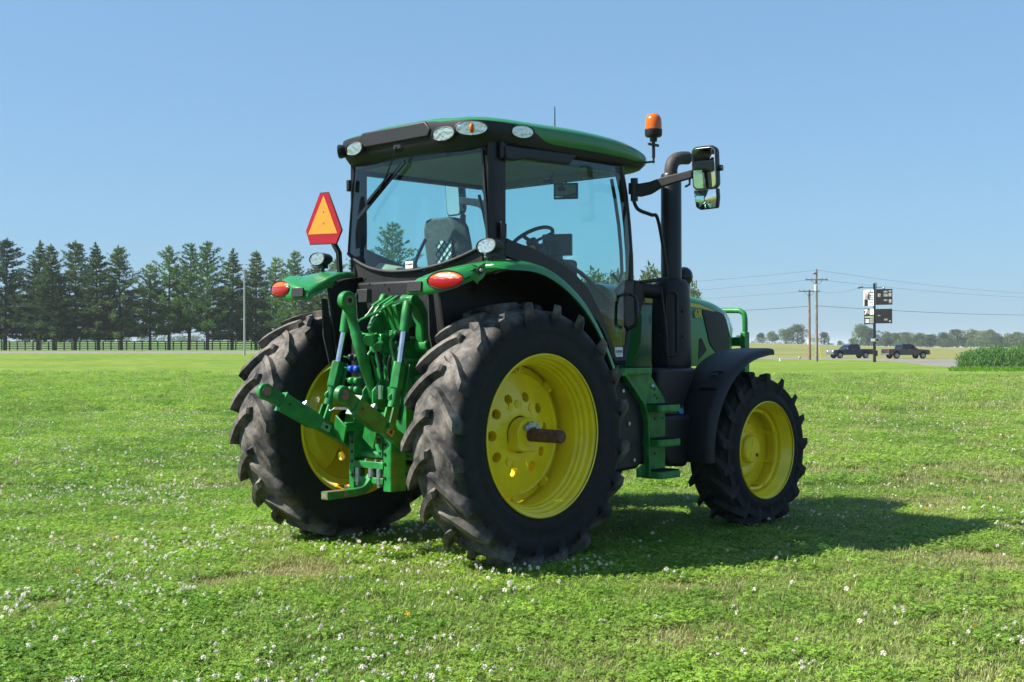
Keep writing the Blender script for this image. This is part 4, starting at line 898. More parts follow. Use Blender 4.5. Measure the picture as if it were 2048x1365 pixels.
def hside(poly, m, name, off=.008, th=.01, sg=-1):
    def span(x):
        zs = []
        for (xa, za), (xc, zc) in zip(poly, poly[1:]+poly[:1]):
            if (xa-x)*(xc-x) <= 0 and xa != xc: zs.append(za+(zc-za)*(x-xa)/(xc-xa))
        return min(zs), max(zs)
    def hy(x, z):       # hood side, following its cross-section
        zt = htop(x); w_ = hhw(x); tab = [(1.3, w_*.985), (1.6, w_), (zt-.165, w_*.99), (zt-.115, w_*.955), (zt-.075, w_*.90)]
        return lerp_tab(tab, z)
    x0, x1 = min(p[0] for p in poly)+1e-4, max(p[0] for p in poly)-1e-4; n = max(4, int((x1-x0)/.035)); rings = []
    for i in range(n+1):
        x = x0+(x1-x0)*i/n; lo, hi = span(x); zs = [lo+(hi-lo)*k/5 for k in range(6)]
        rings.append([Vector((x, sg*(hy(x, z)+off), z)) for z in zs]+[Vector((x, sg*(hy(x, z)-.02), z)) for z in reversed(zs)])
    return part(MB().loft(rings), name, m, HO)
HEADL = mat('headlight_lens', (.62, .68, .72), .12, coat=1.0, noise=.2, nscale=12)
MESHB = mat('black_grille_mesh', (.02, .021, .023), .6, bump=.6, bscale=260)
for sg in (-1, 1):
    hside([(2.905, 1.862), (3.0, 1.862), (3.1, 1.858), (3.2, 1.85), (3.30, 1.835), (3.38, 1.72), (3.45, 1.60), (3.45, 1.50), (3.36, 1.47), (3.15, 1.48), (3.02, 1.56), (2.97, 1.70)], MESHB, 'side_grille', .008, sg=sg)
    hside([(3.325, 1.832), (3.40, 1.82), (3.48, 1.80), (3.56, 1.77), (3.56, 1.70), (3.52, 1.62), (3.475, 1.62), (3.405, 1.72)], HEADL, 'headlight', .010, sg=sg)
    hside([(1.68, 1.905), (2.2, 1.905), (2.6, 1.893), (2.9, 1.873), (3.14, 1.845), (2.9, 1.905), (2.6, 1.935), (2.2, 1.955), (1.68, 1.965)], YELLOW_D, 'hood_stripe', .008, sg=sg)
    hside([(1.68, 1.900), (2.2, 1.900), (2.2, 1.890), (1.68, 1.890)], INK, 'stripe_edge', .005, sg=sg)
    hside([(2.86, 1.42), (2.98, 1.50), (2.93, 1.57), (2.88, 1.62), (2.86, 1.60)], INK, 'side_vent', .003, sg=sg)
text_mesh('hood_lettering', '6R', .105, YELLOW_D, frame((2.84, -.4655, 1.822), (1, 0, 0), (0, 0, 1)), HO, .001, 0, bold=.003)
text_mesh('hood_lettering', '17', .095, YELLOW_D, frame((2.20, -.4655, 1.762), (1, 0, 0), (0, 0, 1)), HO, .001, 0, bold=.002)
text_mesh('hood_lettering', 'JOHN DEERE', .062, INK, frame((1.90, -.4665, 1.934), (1, 0, 0), (0, 0, 1)), HO, .001, 0, bold=.003)
mb = MB(); mb.xz([(1.62, 1.36), (1.86, 1.36), (2.0, 1.56), (2.02, 1.80), (1.94, 1.87), (1.70, 1.88)], -.49, -.42); sc_ = part(mb, 'side_shield', GREEN, bevel=.012)
mb = MB(); mb.cyl((1.82, -.489, 1.70), (1.82, -.494, 1.70), .024, n=12); mb.bar((1.66, -.492, 1.755), (1.90, -.492, 1.755), .006, .016); part(mb, 'shield_hole', INK, sc_)
# front guard
mb = MB(); mb.tube(spline([(3.76, -.335, 1.30), (3.76, -.335, 1.5), (3.76, -.335, 1.80), (3.755, -.30, 1.862), (3.75, -.24, 1.875), (3.75, 0, 1.878), (3.75, .24, 1.875), (3.755, .30, 1.862), (3.76, .335, 1.80), (3.76, .335, 1.3)], 4), .026, 8); G_ = part(mb, 'front_guard', GREEN_F, smooth=60)
for s in (-1, 1):
    mb = MB(); mb.box((3.76, s*.335, 1.36), (.075, .055, .62)); part(mb, 'guard_post', GREEN_F, G_, bevel=.006)
mb = MB(); mb.bar((3.73, -.32, 1.58), (3.73, .32, 1.58), .03, .085); part(mb, 'guard_crossbar', GREEN_F, G_, bevel=.006)

# ------------------------------------------------------------------ front fenders
for sg in (-1, 1):
    rings = []
    for i in range(31):
        a = rad(184-100*i/30); R_ = .835+.02*sm(26, 31, i); rr = lambda r, y: Vector((2.8+r*math.cos(a), sg*y, .66+r*math.sin(a)))
        yi = .975-.175*sm(2, 16, i)
        rings.append([rr(R_-.012, yi-.005), rr(R_+.006, yi), rr(R_+.012, yi+.07), rr(R_+.012, 1.15), rr(R_+.004, 1.195), rr(R_-.012, 1.213), rr(R_-.045, 1.217), rr(R_-.047, 1.203), rr(R_-.018, 1.198), rr(R_-.006, 1.15), rr(R_-.008, yi+.05)])
    FF = part(MB().loft(rings), 'front_fender', BLACK, smooth=50)
    a = rad(131); c = Vector((2.8+.849*math.cos(a), sg*1.065, .66+.849*math.sin(a))); nr = Vector((math.cos(a), 0, math.sin(a))); tg = Vector((math.sin(a), 0, -math.cos(a)))
    mb = MB(); a2 = rad(141); c2 = Vector((2.8+.853*math.cos(a2), sg*1.06, .66+.853*math.sin(a2))); n2 = Vector((math.cos(a2), 0, math.sin(a2)))
    mb.bar(c2+Vector((0, -.09, 0)), c2+Vector((0, .09, 0)), .03, .028, n2); part(mb, 'fender_rib', BLACK_M, FF, bevel=.006)
    f = frame(c, (0, -1, 0) if sg < 0 else (0, -1, 0), (-tg).to_tuple() if (-tg).z > 0 else tg.to_tuple())
    mb = MB(); sh = [(-.055, .045), (.055, .045), (.062, .0), (.05, -.045), (-.05, -.045), (-.062, 0)]
    mb.tube([f @ Vector((x, y, 0)) for x, y in sh+sh[:1]], .004, 5); part(mb, 'emblem_border', BLACK_M, FF)
    mb = MB(); mb.prism([(-.042, -.022), (-.018, -.006), (.010, -.010), (.036, -.028), (.026, -.004), (.020, .012), (.040, .028), (.018, .026), (.006, .012), (-.020, .012), (-.040, .0)], lambda x, y: f @ Vector((x, y, -.002)), lambda x, y: f @ Vector((x, y, .005))); part(mb, 'emblem_figure', BLACK_M, FF)
    part(MB().bar((2.0, sg*.55, .73), (2.0, sg*1.15, .73), .05, .035), 'fender_bracket', BLACK_M, FF); part(MB().bar((2.8, sg*.6, 1.40), (2.8, sg*1.1, 1.46), .05, .03), 'fender_bracket', BLACK_M, FF)

# ------------------------------------------------------------------ exhaust and intake
EXC = Vector((2.085, -.735, 0))
def ering(z, r, sq=1.0): return [EXC+Vector((r*math.cos(2*PI*i/32), r*sq*math.sin(2*PI*i/32), z)) for i in range(32)]
EX = part(MB().loft([ering(z, r) for z, r in ((1.02, .085), (1.08, .095), (1.20, .125), (1.30, .142), (1.335, .145), (1.345, .158), (1.40, .165), (1.55, .165), (1.80, .162), (1.93, .155), (2.02, .147), (2.06, .138), (2.085, .115), (2.095, .09))]), 'exhaust_shroud', BLACK, smooth=50)
mb = MB(); mb.loft([ering(z, r) for z, r in ((2.08, .086), (2.95, .085), (2.965, .078), (2.965, .060))]); part(mb, 'exhaust_stack', BLACK_M, EX, smooth=50)
mb = MB(); mb.tube(spline([EXC+Vector((0, 0, 2.94)), EXC+Vector((.0, 0, 3.01)), EXC+Vector((.03, -.005, 3.075)), EXC+Vector((.10, -.015, 3.105)), EXC+Vector((.19, -.03, 3.115))], 5), .055, 16, False); part(mb, 'tail_pipe', mat('heat_stained_pipe', (.045, .038, .038), .65, noise=.3), EX, smooth=60)
dirc = Vector((-.79, -.61, 0)).normalized(); sd = Vector((dirc.y, -dirc.x, 0)); 
def sp(sx, z, off=.0): return EXC+dirc*(math.sqrt(max(.0001, .163**2-sx*sx))+off)+sd*sx+Vector((0, 0, z))
loop = [(.045*math.cos(rad(a)), 1.94+.045*math.sin(rad(a))) for a in range(0, 181, 20)]+[(.045*math.cos(rad(a)), 1.50+.045*math.sin(rad(a))) for a in range(180, 361, 20)]
mb = MB(); mb.tube([sp(a, z, .004) for a, z in loop+loop[:1]], .013, 8); part(mb, 'hand_grip', BLACK_M, EX, smooth=60)
mb = MB(); mb.bar(sp(.02, 1.45, .004), sp(.02, 1.98, .004), .035, .01, dirc); part(mb, 'grip_slot', INK, EX)
for (a, z) in ((-.09, 1.82), (.09, 1.82), (-.09, 1.62), (.09, 1.62)): part(MB().ball(sp(a, z), .012), 'shroud_bolt', BLACK_M, EX)
mb = MB(); mb.tube([(1.66, -.60, 2.02), (1.80, -.64, 2.0), (1.98, -.70, 1.98)], .062, 12); part(mb, 'intake_duct', BLACK, EX, smooth=60)
mb = MB(); mb.xz([(1.62, 2.07), (1.74, 2.07), (1.76, 1.95), (1.70, 1.80), (1.62, 1.78)], -.72, -.62); part(mb, 'duct_bracket', BLACK, EX, bevel=.02)
mb = MB(); mb.ball((2.42, -.62, 2.13), (.075, .075, .085)); mb.cyl((2.42, -.62, 2.0), (2.42, -.62, 2.12), .05, n=12); part(mb, 'precleaner_cap', BLACK_G, EX, smooth=60)
mb = MB(); mb.tube(spline([(1.53, -.775, 2.72), (1.56, -.80, 2.63), (1.68, -.84, 2.59), (1.74, -.86, 2.56), (1.83, -.86, 2.26), (1.86, -.86, 2.12), (1.84, -.85, 2.085), (1.62, -.78, 2.05)], 5), .015, 8); part(mb, 'grab_rail', BLACK_M, smooth=60)
mb = MB(); mb.tube(spline([(1.86, -.80, 2.02), (1.87, -.84, 1.7), (1.88, -.86, 1.4), (1.93, -.84, 1.25)], 5), .008, 6); part(mb, 'cable', BLACK_M, smooth=60)

# ------------------------------------------------------------------ outside mirrors
for sg in (-1, 1):
    mb = MB(); A = [(1.50, .765, 2.80, .055), (1.53, .85, 2.79, .070), (1.56, .93, 2.80, .062), (1.58, 1.02, 2.825, .040), (1.60, 1.15, 2.845, .032), (1.615, 1.30, 2.865, .028)]
    mb.loft([[Vector((x-.02, sg*y, z-h)), Vector((x+.02, sg*y, z-h)), Vector((x+.02, sg*y, z+.035)), Vector((x-.02, sg*y, z+.035))] for x, y, z, h in A]); MI = part(mb, 'side_mirror', BLACK, smooth=40, bevel=.006)
    mb = MB(); mb.tube([(1.515, sg*.80, 2.69), (1.515, sg*.80, 2.87)], .030, 10); part(mb, 'mirror_hinge', BLACK_M, MI)
    yaw_ = Matrix.Rotation(sg*rad(-6.5), 4, 'Z') @ Matrix.Rotation(rad(-4.5), 4, 'Y'); f = Matrix.Translation((1.63, sg*1.40, 2.905)) @ yaw_
    mb = MB(); R1 = rrect(-.105, .105, -.165, .165, .045); mb.loft([[Vector((-.012, y, z)) for y, z in R1], [Vector((.0, y*1.03, z*1.02)) for y, z in R1], [Vector((.05, y*.97, z*.97)) for y, z in R1], [Vector((.085, y*.7, z*.8)) for y, z in R1]]); o = part(mb, 'mirror_housing', BLACK, MI, smooth=50); o.data.transform(f)
    mb = MB(); R3 = rrect(-.096, .096, -.156, .156, .04); mb.loft([[Vector((-.012, y, z)) for y, z in R3], [Vector((-.016, y*.98, z*.98)) for y, z in R3]]); o = part(mb, 'mirror_glass', MIRROR, MI, smooth=0); o.data.transform(f)
    mb = MB(); R2_ = [(.10, .0), (-.10, .0), (-.102, -.07), (-.09, -.145), (.05, -.15), (.085, -.13)]; R2_ = [(sg*-1*y*1.04, z*1.05-.160) for y, z in R2_]
    mb.loft([[Vector((-.012, y, z)) for y, z in R2_], [Vector((.03, y, z)) for y, z in R2_], [Vector((.07, y*.75, z*.98)) for y, z in R2_]]); o = part(mb, 'lower_housing', BLACK, MI, bevel=.012, smooth=50); o.data.transform(f)
    mb = MB(); ctr = Vector((0, 0, -.245)); rg2 = [Vector((-.014, y*.90, -.245+(z+.245)*.90)) for y, z in R2_]; mb.loft([rg2, [Vector((-.022, p.y*.6, -.245+(p.z+.245)*.6)) for p in rg2], [Vector((-.025, p.y*.05, -.245+(p.z+.245)*.05)) for p in rg2]], True, False); o = part(mb, 'convex_glass', MIRROR, MI, smooth=80); o.data.transform(f)
    mb = MB(); mb.cyl((1.67, sg*1.49, 2.90), (1.68, sg*1.528, 2.90), .024, n=10); part(mb, 'mirror_knob', BLACK_M, MI)
    mb = MB(); mb.tube([(1.61, sg*1.27, 2.83), (1.61, sg*1.27, 2.79), (1.61, sg*1.23, 2.775)], .010, 6); part(mb, 'mirror_pin', BLACK_M, MI)

# ------------------------------------------------------------------ rear hitch
HI = empty('rear_hitch', (-.4, 0, .9), T)
def hp(mb, name, m=None, **k):
    o = mb.build(name, m or GREEN_F, HI, k.get('smooth', 40), k.get('bevel', 0), 2); o.data.transform(Matrix.Translation((.4, 0, -.9))); return o
# transmission rear case, shield plates, frame
mb = MB(); mb.box((-.20, 0, 1.12), (.40, .46, .66)); mb.box((-.22, 0, 1.50), (.34, .40, .22)); mb.box((-.40, -.06, 1.30), (.10, .22, .20)); hp(mb, 'rear_case', bevel=.02)
mb = MB(); mb.yz([(-.17, .74), (.17, .74), (.17, 1.06), (-.17, 1.06)], -.455, -.435); hp(mb, 'power_shaft_plate', bevel=.004)
for s in (-1, 1):
    mb = MB(); mb.box((-.50, s*.155, .90), (.12, .012, .30)); hp(mb, 'shield_side', bevel=.003)
mb = MB(); mb.cyl((-.50, .0, .86), (-.42, .0, .86), .026, n=12); mb.cyl((-.462, .08, .875), (-.45, .08, .875), .026, n=14); hp(mb, 'power_shaft', BARE)
for s, w_ in ((1, .05), (-1, .075)):
    mb = MB(); mb.box((-.545, s*(.165+w_/2), .745), (.014, w_, .48)); mb.box((-.48, s*(.165+w_), .745), (.14, .016, .48)); mb.box((-.50, s*.158, .86), (.08, .016, .26)); fr = hp(mb, 'drawbar_frame', bevel=.003)
    for z in (.60, .70, .77, .84):
        mb = MB(); nut(mb, (-.552, s*.185, z), (-1, 0, 0), .012, .008); hp(mb, 'frame_bolt', BLACK_M)
for z, h, x in ((.685, .05, -.53), (.575, .045, -.53)):
    mb = MB(); mb.bar((x, -.17, z), (x, .17, z), .06, h); hp(mb, 'frame_crossbar', bevel=.004)
mb = MB(); mb.cyl((-.47, -.15, .75), (-.47, .15, .75), .03, n=12); hp(mb, 'cross_tube')
for y in (-.12, .12):
    mb = MB(); mb.cyl((-.55, y, .55), (-.55, y, .66), .022, n=10); mb.cyl((-.55, y, .53), (-.55, y, .545), .018, n=6); hp(mb, 'frame_pin', STEEL)
for y, z in ((-.06, .715), (.05, .715), (-.13, .715)):
    mb = MB(); nut(mb, (-.53, y, z-.005), (0, 0, 1), .014, .014); hp(mb, 'clamp_bolt', STEEL)
# drawbar
cl = spline([(-.95, 0, .492), (-.80, 0, .496), (-.66, 0, .502), (-.60, 0, .520), (-.545, 0, .572), (-.50, 0, .618), (-.44, 0, .632), (-.10, 0, .632)], 4); rings = []
for i, p in enumerate(cl):
    t = (cl[min(i+1, len(cl)-1)]-cl[max(i-1, 0)]).normalized(); nr = Vector((-t.z, 0, t.x))
    rings.append([p+Vector((0, -.038, 0))-nr*.026, p+Vector((0, .038, 0))-nr*.026, p+Vector((0, .038, 0))+nr*.026, p+Vector((0, -.038, 0))+nr*.026])
hp(MB().loft(rings), 'drawbar', mat('worn_green_paint', (.014, .135, .025), .45, col2=(.17, .085, .045), nscale=7) if False else GREEN_F, bevel=.003)
mb = MB(); mb.box((-.84, 0, .5215), (.22, .062, .002)); mb.box((-.9505, 0, .492), (.002, .05, .035)); mb.box((-.79, -.0385, .496), (.03, .002, .045)); hp(mb, 'bare_patch', BARE)
mb = MB(); mb.cyl((-.55, -.03, .60), (-.55, -.03, .66), .024, n=10); hp(mb, 'drawbar_pin', STEEL)
# lower links, with hook ends
for s in (-1, 1):
    a = Vector((-1.14, s*.435, 1.218)); b = Vector((-.40, s*.30, .80)); d = (b-a).normalized(); sd_ = Vector((0, 1, 0)); sd_ = (sd_-d*sd_.dot(d)).normalized(); nn = d.cross(sd_)
    if nn.z < 0: nn = -nn
    def q(t, u, v): return a+d*t+nn*u+sd_*v
    mb = MB(); ring_ = lambda v: [q(.060*math.cos(rad(an)), .060*math.sin(rad(an)), v) for an in range(60, 301, 20)]+[q(.06, -.050, v), q(.19, -.048, v), q(.19, .048, v), q(.06, .048, v)]
    mb.loft([ring_(-.026), ring_(.026)]); LL = hp(mb, 'lower_link', bevel=.008)
    mb = MB(); mb.loft([[q(x, u, v) for x, u in ((.15, -.068), (.42, -.068), (.50, -.045), (.85, -.050), (.85, .050), (.50, .040), (.42, .056), (.15, .062))] for v in (-.034, .034)]); hp(mb, 'link_arm', bevel=.006)
    mb = MB(); mb.loft([[q(x, u, v) for x, u in ((.140, -.078), (.152, -.078), (.152, .070), (.140, .070))] for v in (-.042, .042)]); hp(mb, 'link_collar', bevel=.003)
    mb = MB(); mb.cyl(q(0, 0, -.034), q(0, 0, .034), .033, n=16); mb.ball(q(0, 0, 0), .036); hp(mb, 'link_ball', BARE, smooth=60)
    mb = MB(); mb.cyl(q(.33, .050, 0), q(.33, .078, 0), .024, n=6); mb.cyl(q(.33, .078, 0), q(.33, .094, 0), .012, n=8); hp(mb, 'latch_knob', STEEL)
    mb = MB(); mb.box(q(.535, -.012, -s*.0) + sd_*(-.040), (.075, .014, .05), Matrix((d, sd_, nn)).transposed()); hp(mb, 'pin_plate', STEEL if s > 0 else WOOD, bevel=.003)
    hp(MB().cyl(q(.535, -.012, -.05), q(.535, -.012, .06), .014, n=8), 'link_pin', BLACK_M); hp(MB().cyl(q(.20, .0, -.036), q(.20, .0, -.034), .011, n=8), 'link_hole', BLACK_M)
    # lift rod
    T0 = Vector((-.465, s*.335, 1.85)); C0 = Vector((-.506, s*.336, 1.645)); C1 = Vector((-.552, s*.345, 1.425)); B0 = Vector((-.605, s*.355, 1.205)); B1 = Vector((-.640, s*.362, 1.11)); K = Vector((-.685, s*.372, .965))
    mb = MB(); mb.tube([T0+Vector((.01, 0, .03)), T0, (T0+C0)/2, C0], [.026, .036, .038, .034], 14); RO = hp(mb, 'lift_rod', smooth=60)
    mb = MB(); mb.cyl(C0, C1, .0235, n=8, ph=.2); hp(mb, 'bare_rod', CHROME, smooth=20)
    ax = (B0-C1).normalized(); e = Vector((0, 1, 0)); g = ax.cross(e).normalized()
    mb = MB(); oct_ = lambda p, r: [p+(e*math.cos(rad(k*60+30))+g*math.sin(rad(k*60+30)))*r for k in range(6)]
    mb.loft([oct_(C1+ax*.0, .050), oct_(C1+ax*.19, .050)]); mb.box(C1+ax*.095+e*s*.055*0+g*.05, (.010, .115, .19), Matrix((g, e, ax)).transposed()); hp(mb, 'turnbuckle', bevel=.004)
    mb = MB(); mb.tube([C1+ax*.19, B0, B1], [.040, .036, .034], 12); mb.tube([B0+e*.0-g*.03, B0-g*.055+ax*.03, B0-g*.03+ax*.06], .008, 6); hp(mb, 'rod_tube', smooth=60)
    for v in (-.036, .036):
        mb = MB(); mb.loft([[p+e*(v+o_) for p, o_ in ((B1+g*.022, -.009), (B1-g*.022, -.009), (K-g*.030, -.009), (K+g*.030, -.009))], [p+e*(v+o_) for p, o_ in ((B1+g*.022, .009), (B1-g*.022, .009), (K-g*.030, .009), (K+g*.030, .009))]]); hp(mb, 'clevis_cheek', bevel=.003)
    # lift arm: curved casting
    arm = [(-.505, 1.875), (-.475, 1.905), (-.42, 1.905), (-.36, 1.86), (-.30, 1.76), (-.265, 1.66), (-.20, 1.60), (-.10, 1.56), (-.10, 1.44), (-.24, 1.46), (-.33, 1.52), (-.37, 1.60), (-.375, 1.70), (-.41, 1.79), (-.46, 1.83)]
    mb = MB(); mb.xz(arm, s*.385, s*.30); hp(mb, 'lift_arm', bevel=.015)
    hp(MB().cyl((-.455, s*.405, 1.865), (-.455, s*.275, 1.865), .042, n=18), 'arm_pin', bevel=.005); hp(MB().cyl((-.31, s*.41, 1.545), (-.31, s*.28, 1.545), .050, n=18), 'arm_pin', bevel=.005)
    mb = MB(); mb.cyl((-.31, s*.395, 1.52), (-.27, s*.395, 1.24), .036, n=14); hp(mb, 'lift_ram_rod', CHROME, smooth=60)
    mb = MB(); mb.cyl((-.27, s*.395, 1.26), (-.22, s*.395, .95), .046, n=14); hp(mb, 'lift_ram')
mb = MB(); mb.cyl((-.14, -.40, 1.52), (-.14, .40, 1.52), .07, n=18); hp(mb, 'rock_shaft')
# upper link folded back
E_ = Vector((-.747, 0, 1.865)); B_ = Vector((-.505, 0, 1.175)); d = (B_-E_).normalized(); n_ = Vector((0, 1, 0)); g = d.cross(n_)
mb = MB(); mb.loft([[E_+Vector((.068*math.cos(rad(a)), v, .068*math.sin(rad(a)))) for a in range(0, 360, 20)] for v in (-.030, .030)]); hp(mb, 'upper_link', bevel=.008)
mb = MB(); mb.tube([E_+d*.05, E_+d*.10, E_+d*.235, E_+d*.24, E_+d*.52, E_+d*.53, E_+d*.66, E_+d*.74], [.045, .036, .036, .041, .041, .036, .030, .022], 16); hp(mb, 'link_barrel', smooth=50)
mb = MB(); mb.cyl(E_+Vector((0, -.034, 0)), E_+Vector((0, .034, 0)), .034, n=18); hp(mb, 'eye_bush', mat('dull_brass', (.28, .19, .11), .45, metal=.6)); 
mb = MB(); mb.cyl(E_+Vector((0, -.036, 0)), E_+Vector((0, -.034, 0)), .018, n=14); hp(mb, 'eye_hole', INK)
mb = MB(); mb.box((-.40, .02, 1.76), (.16, .05, .30), Matrix.Rotation(rad(28), 3, 'Y')); hp(mb, 'link_rest', bevel=.015)
mb = MB()
for v in (-.055, .055): mb.xz([(-.56, 1.10), (-.40, 1.06), (-.40, 1.30), (-.48, 1.30), (-.56, 1.22)], v-.009, v+.009)
hp(mb, 'link_bracket', bevel=.004)
mb = MB(); mb.cyl((-.505, -.085, 1.175), (-.505, .085, 1.175), .020, n=12); mb.cyl((-.52, -.10, 1.16), (-.52, -.10, 1.26), .022, n=12); hp(mb, 'bracket_pin', CHROME)
# sway blocks
for y, x, z in ((.215, -.64, .935), (-.075, -.60, .905)):
    mb = MB(); mb.box((x, y, z), (.012, .145, .165), Matrix.Rotation(rad(34), 3, 'X') @ Matrix.Rotation(rad(-16), 3, 'Y')); mb.box((x+.09, y-.02, z+.02), (.18, .10, .06)); hp(mb, 'sway_plate', bevel=.004)
mb = MB(); mb.bar((-.62, .31, 1.085), (-.72, -.25, 1.10), .016, .018); hp(mb, 'tie_rod', STEEL)
mb = MB(); mb.tube(spline([(-.63, .345, 1.12), (-.66, .31, 1.07), (-.66, .28, 1.075), (-.65, .26, 1.09)], 4), .005, 6); hp(mb, 'retaining_clip', STEEL)
# remote valves: a bank of slices with levers, hoses, couplers
for k in range(4):
    y = .03-.062*k
    mb = MB(); mb.box((-.36, y, 1.76), (.13, .052, .20), Matrix.Rotation(rad(-18), 3, 'Y')); mb.box((-.37, y, 1.63), (.10, .045, .05)); hp(mb, 'valve_slice', bevel=.006)
    if k < 3:
        mb = MB(); mb.box((-.43, y-.015, 1.868), (.15, .036, .018), Matrix.Rotation(rad(-28), 3, 'Y')); hp(mb, 'valve_lever', bevel=.003)
        mb = MB(); mb.tube([(-.49, y-.015, 1.83), (-.53, y-.005, 1.775), (-.545, y+.01, 1.755)], .008, 6); hp(mb, 'release_rod')
mb = MB(); mb.tube(spline([(-.60, .06, 1.735), (-.62, .075, 1.70), (-.60, .09, 1.69), (-.57, .07, 1.73), (-.55, -.02, 1.765), (-.54, -.12, 1.80), (-.50, -.22, 1.86)], 5), .008, 6); hp(mb, 'release_cable')
for y in (.13, .195):
    for z, m in ((1.46, BLACK_M), (1.375, BLUE), (1.29, GREEN_F), (1.225, GREEN_F)):
        mb = MB(); mb.cyl((-.52, y, z), (-.565, y, z), .026, .024, 12); mb.ball((-.567, y, z), (.012, .022, .022)); hp(mb, 'hydraulic_coupler', m, smooth=40)
mb = MB(); mb.box((-.46, .16, 1.36), (.12, .15, .40)); hp(mb, 'coupler_block', BLACK_M, bevel=.01)
for z in (1.46, 1.38, 1.30):
    mb = MB(); mb.tube([(-.50, .24, z), (-.54, .27, z), (-.545, .29, z+.005)], .006, 6); hp(mb, 'coupler_lever')
mb = MB(); mb.box((-.45, -.01, 1.56), (.08, .12, .14)); hp(mb, 'valve_body', bevel=.01)
mb = MB(); mb.cyl((-.50, .02, 1.60), (-.55, .0, 1.58), .045, n=14); mb.cyl((-.48, -.06, 1.55), (-.53, -.08, 1.53), .035, n=12); hp(mb, 'pilot_valve', bevel=.004)
mb = MB(); mb.tube([(-.49, .14, 1.63), (-.50, .05, 1.625), (-.50, -.04, 1.63)], .009, 8); mb.ball((-.49, .15, 1.63), .018); hp(mb, 'valve_pipe', smooth=60)
mb = MB(); mb.box((-.42, -.23, 1.62), (.07, .07, .09)); mb.cyl((-.45, -.19, 1.60), (-.49, -.17, 1.60), .02, n=10); hp(mb, 'wiring_plug', BLACK_G, bevel=.005)
mb = MB(); mb.box((-.475, .035, 1.66), (.05, .05, .03)); hp(mb, 'bright_fitting', STEEL, bevel=.004)
rh = random.Random(5)
for k in range(9):
    y0 = rh.uniform(-.24, .08); y1 = y0+rh.uniform(-.08, .08); z0 = rh.uniform(1.45, 1.65); z1 = rh.uniform(1.15, 1.35); x0 = rh.uniform(-.48, -.40)
    mb = MB(); mb.tube(spline([(x0, y0, z0), (x0-.05, y0, z0-.06), (x0-.04, (y0+y1)/2, (z0+z1)/2), (x0-.02, y1, z1)], 5), .012, 8); hp(mb, 'hydraulic_pipe', smooth=60)
    mb = MB(); nut(mb, (x0+.01, y0, z0), (-1, 0, .2), .020, .03); hp(mb, 'pipe_nut', bevel=.002)
for (x, y, z) in ((-.46, -.20, 1.42), (-.46, -.26, 1.28), (-.45, -.10, 1.20), (-.46, -.18, 1.20)):
    mb = MB(); mb.box((x, y, z), (.07, .08, .10)); hp(mb, 'valve_block', bevel=.008)
mb = MB(); mb.box((-.50, -.30, 1.05), (.012, .12, .36)); hp(mb, 'side_shield_plate', bevel=.004)
mb = MB(); mb.tube(spline([(-.50, -.28, 1.30), (-.53, -.30, 1.18), (-.52, -.28, 1.02)], 5), .016, 8); mb.tube(spline([(-.66, .10, 1.15), (-.63, .11, 1.07), (-.56, .07, 1.0)], 5), .014, 8); hp(mb, 'hose', smooth=60)
# black guards beside the hitch
mb = MB(); mb.xz([(-.50, 1.93), (-.40, 1.95), (-.36, 1.40), (-.46, 1.40)], .20, .215); mb.box((-.46, .155, 1.91), (.05, .12, .10)); hp(mb, 'black_guard', DUSTBLK, bevel=.006)
mb = MB(); mb.loft([[Vector((x, y, z)) for y, z in ((.27+k, 1.40), (.37-k, 1.40), (.37-k, 1.78), (.34-k*.5, 1.84), (.30+k*.5, 1.84), (.27+k, 1.78))] for x, k in ((-.30, 0), (-.40, 0), (-.42, .02))]); hp(mb, 'rounded_cover', DUSTBLK, bevel=.012)
for (a, b_, c) in (((-.46, .10, 1.62), (-.55, .12, 1.50), (-.50, .17, 1.30)), ((-.44, -.22, 1.58), (-.52, -.20, 1.45), (-.46, -.12, 1.28)), ((-.42, .05, 1.66), (-.50, -.02, 1.55), (-.47, -.06, 1.36))):
    hp(MB().tube(spline([a, b_, c], 6), .013, 8), 'black_hose', BLACK, smooth=60)

# ================================================================== THE BACKGROUND
BARK = mat('bark', (.085, .070, .058), .95, noise=.35, nscale=6, bump=.4, bscale=20)
NEEDLE_D = foliage('dark_needles', (.046, .095, .030), (.115, .185, .052), .25, .35, .7)
NEEDLE_L = foliage('bright_needles', (.080, .165, .036), (.185, .310, .070), .30, .35, .7)
LEAF_A = foliage('tree_leaves', (.045, .095, .034), (.095, .160, .055), .30, .25, .7)
LEAF_B = foliage('pale_tree_leaves', (.070, .125, .042), (.135, .200, .068), .30, .25, .7)
CORN = foliage('corn_leaves', (.026, .085, .014), (.075, .170, .034), .35, .9, .5)
rt_ = random.Random(11)
def leaf_quad(V, Fc, c, d, n, L, wd):
    e = d.cross(n)
    if e.length < 1e-4: e = d.orthogonal()
    e.normalize(); k = len(V); V += [c-e*wd*.5, c+e*wd*.5, c+d*L+e*wd*.25, c+d*L-e*wd*.25]; Fc.append((k, k+1, k+2, k+3))
def raw_mesh(name, V, Fc, m):
    me = bpy.data.meshes.new(name); me.from_pydata([tuple(v) for v in V], [], Fc); me.materials.append(m); me.update(); return me
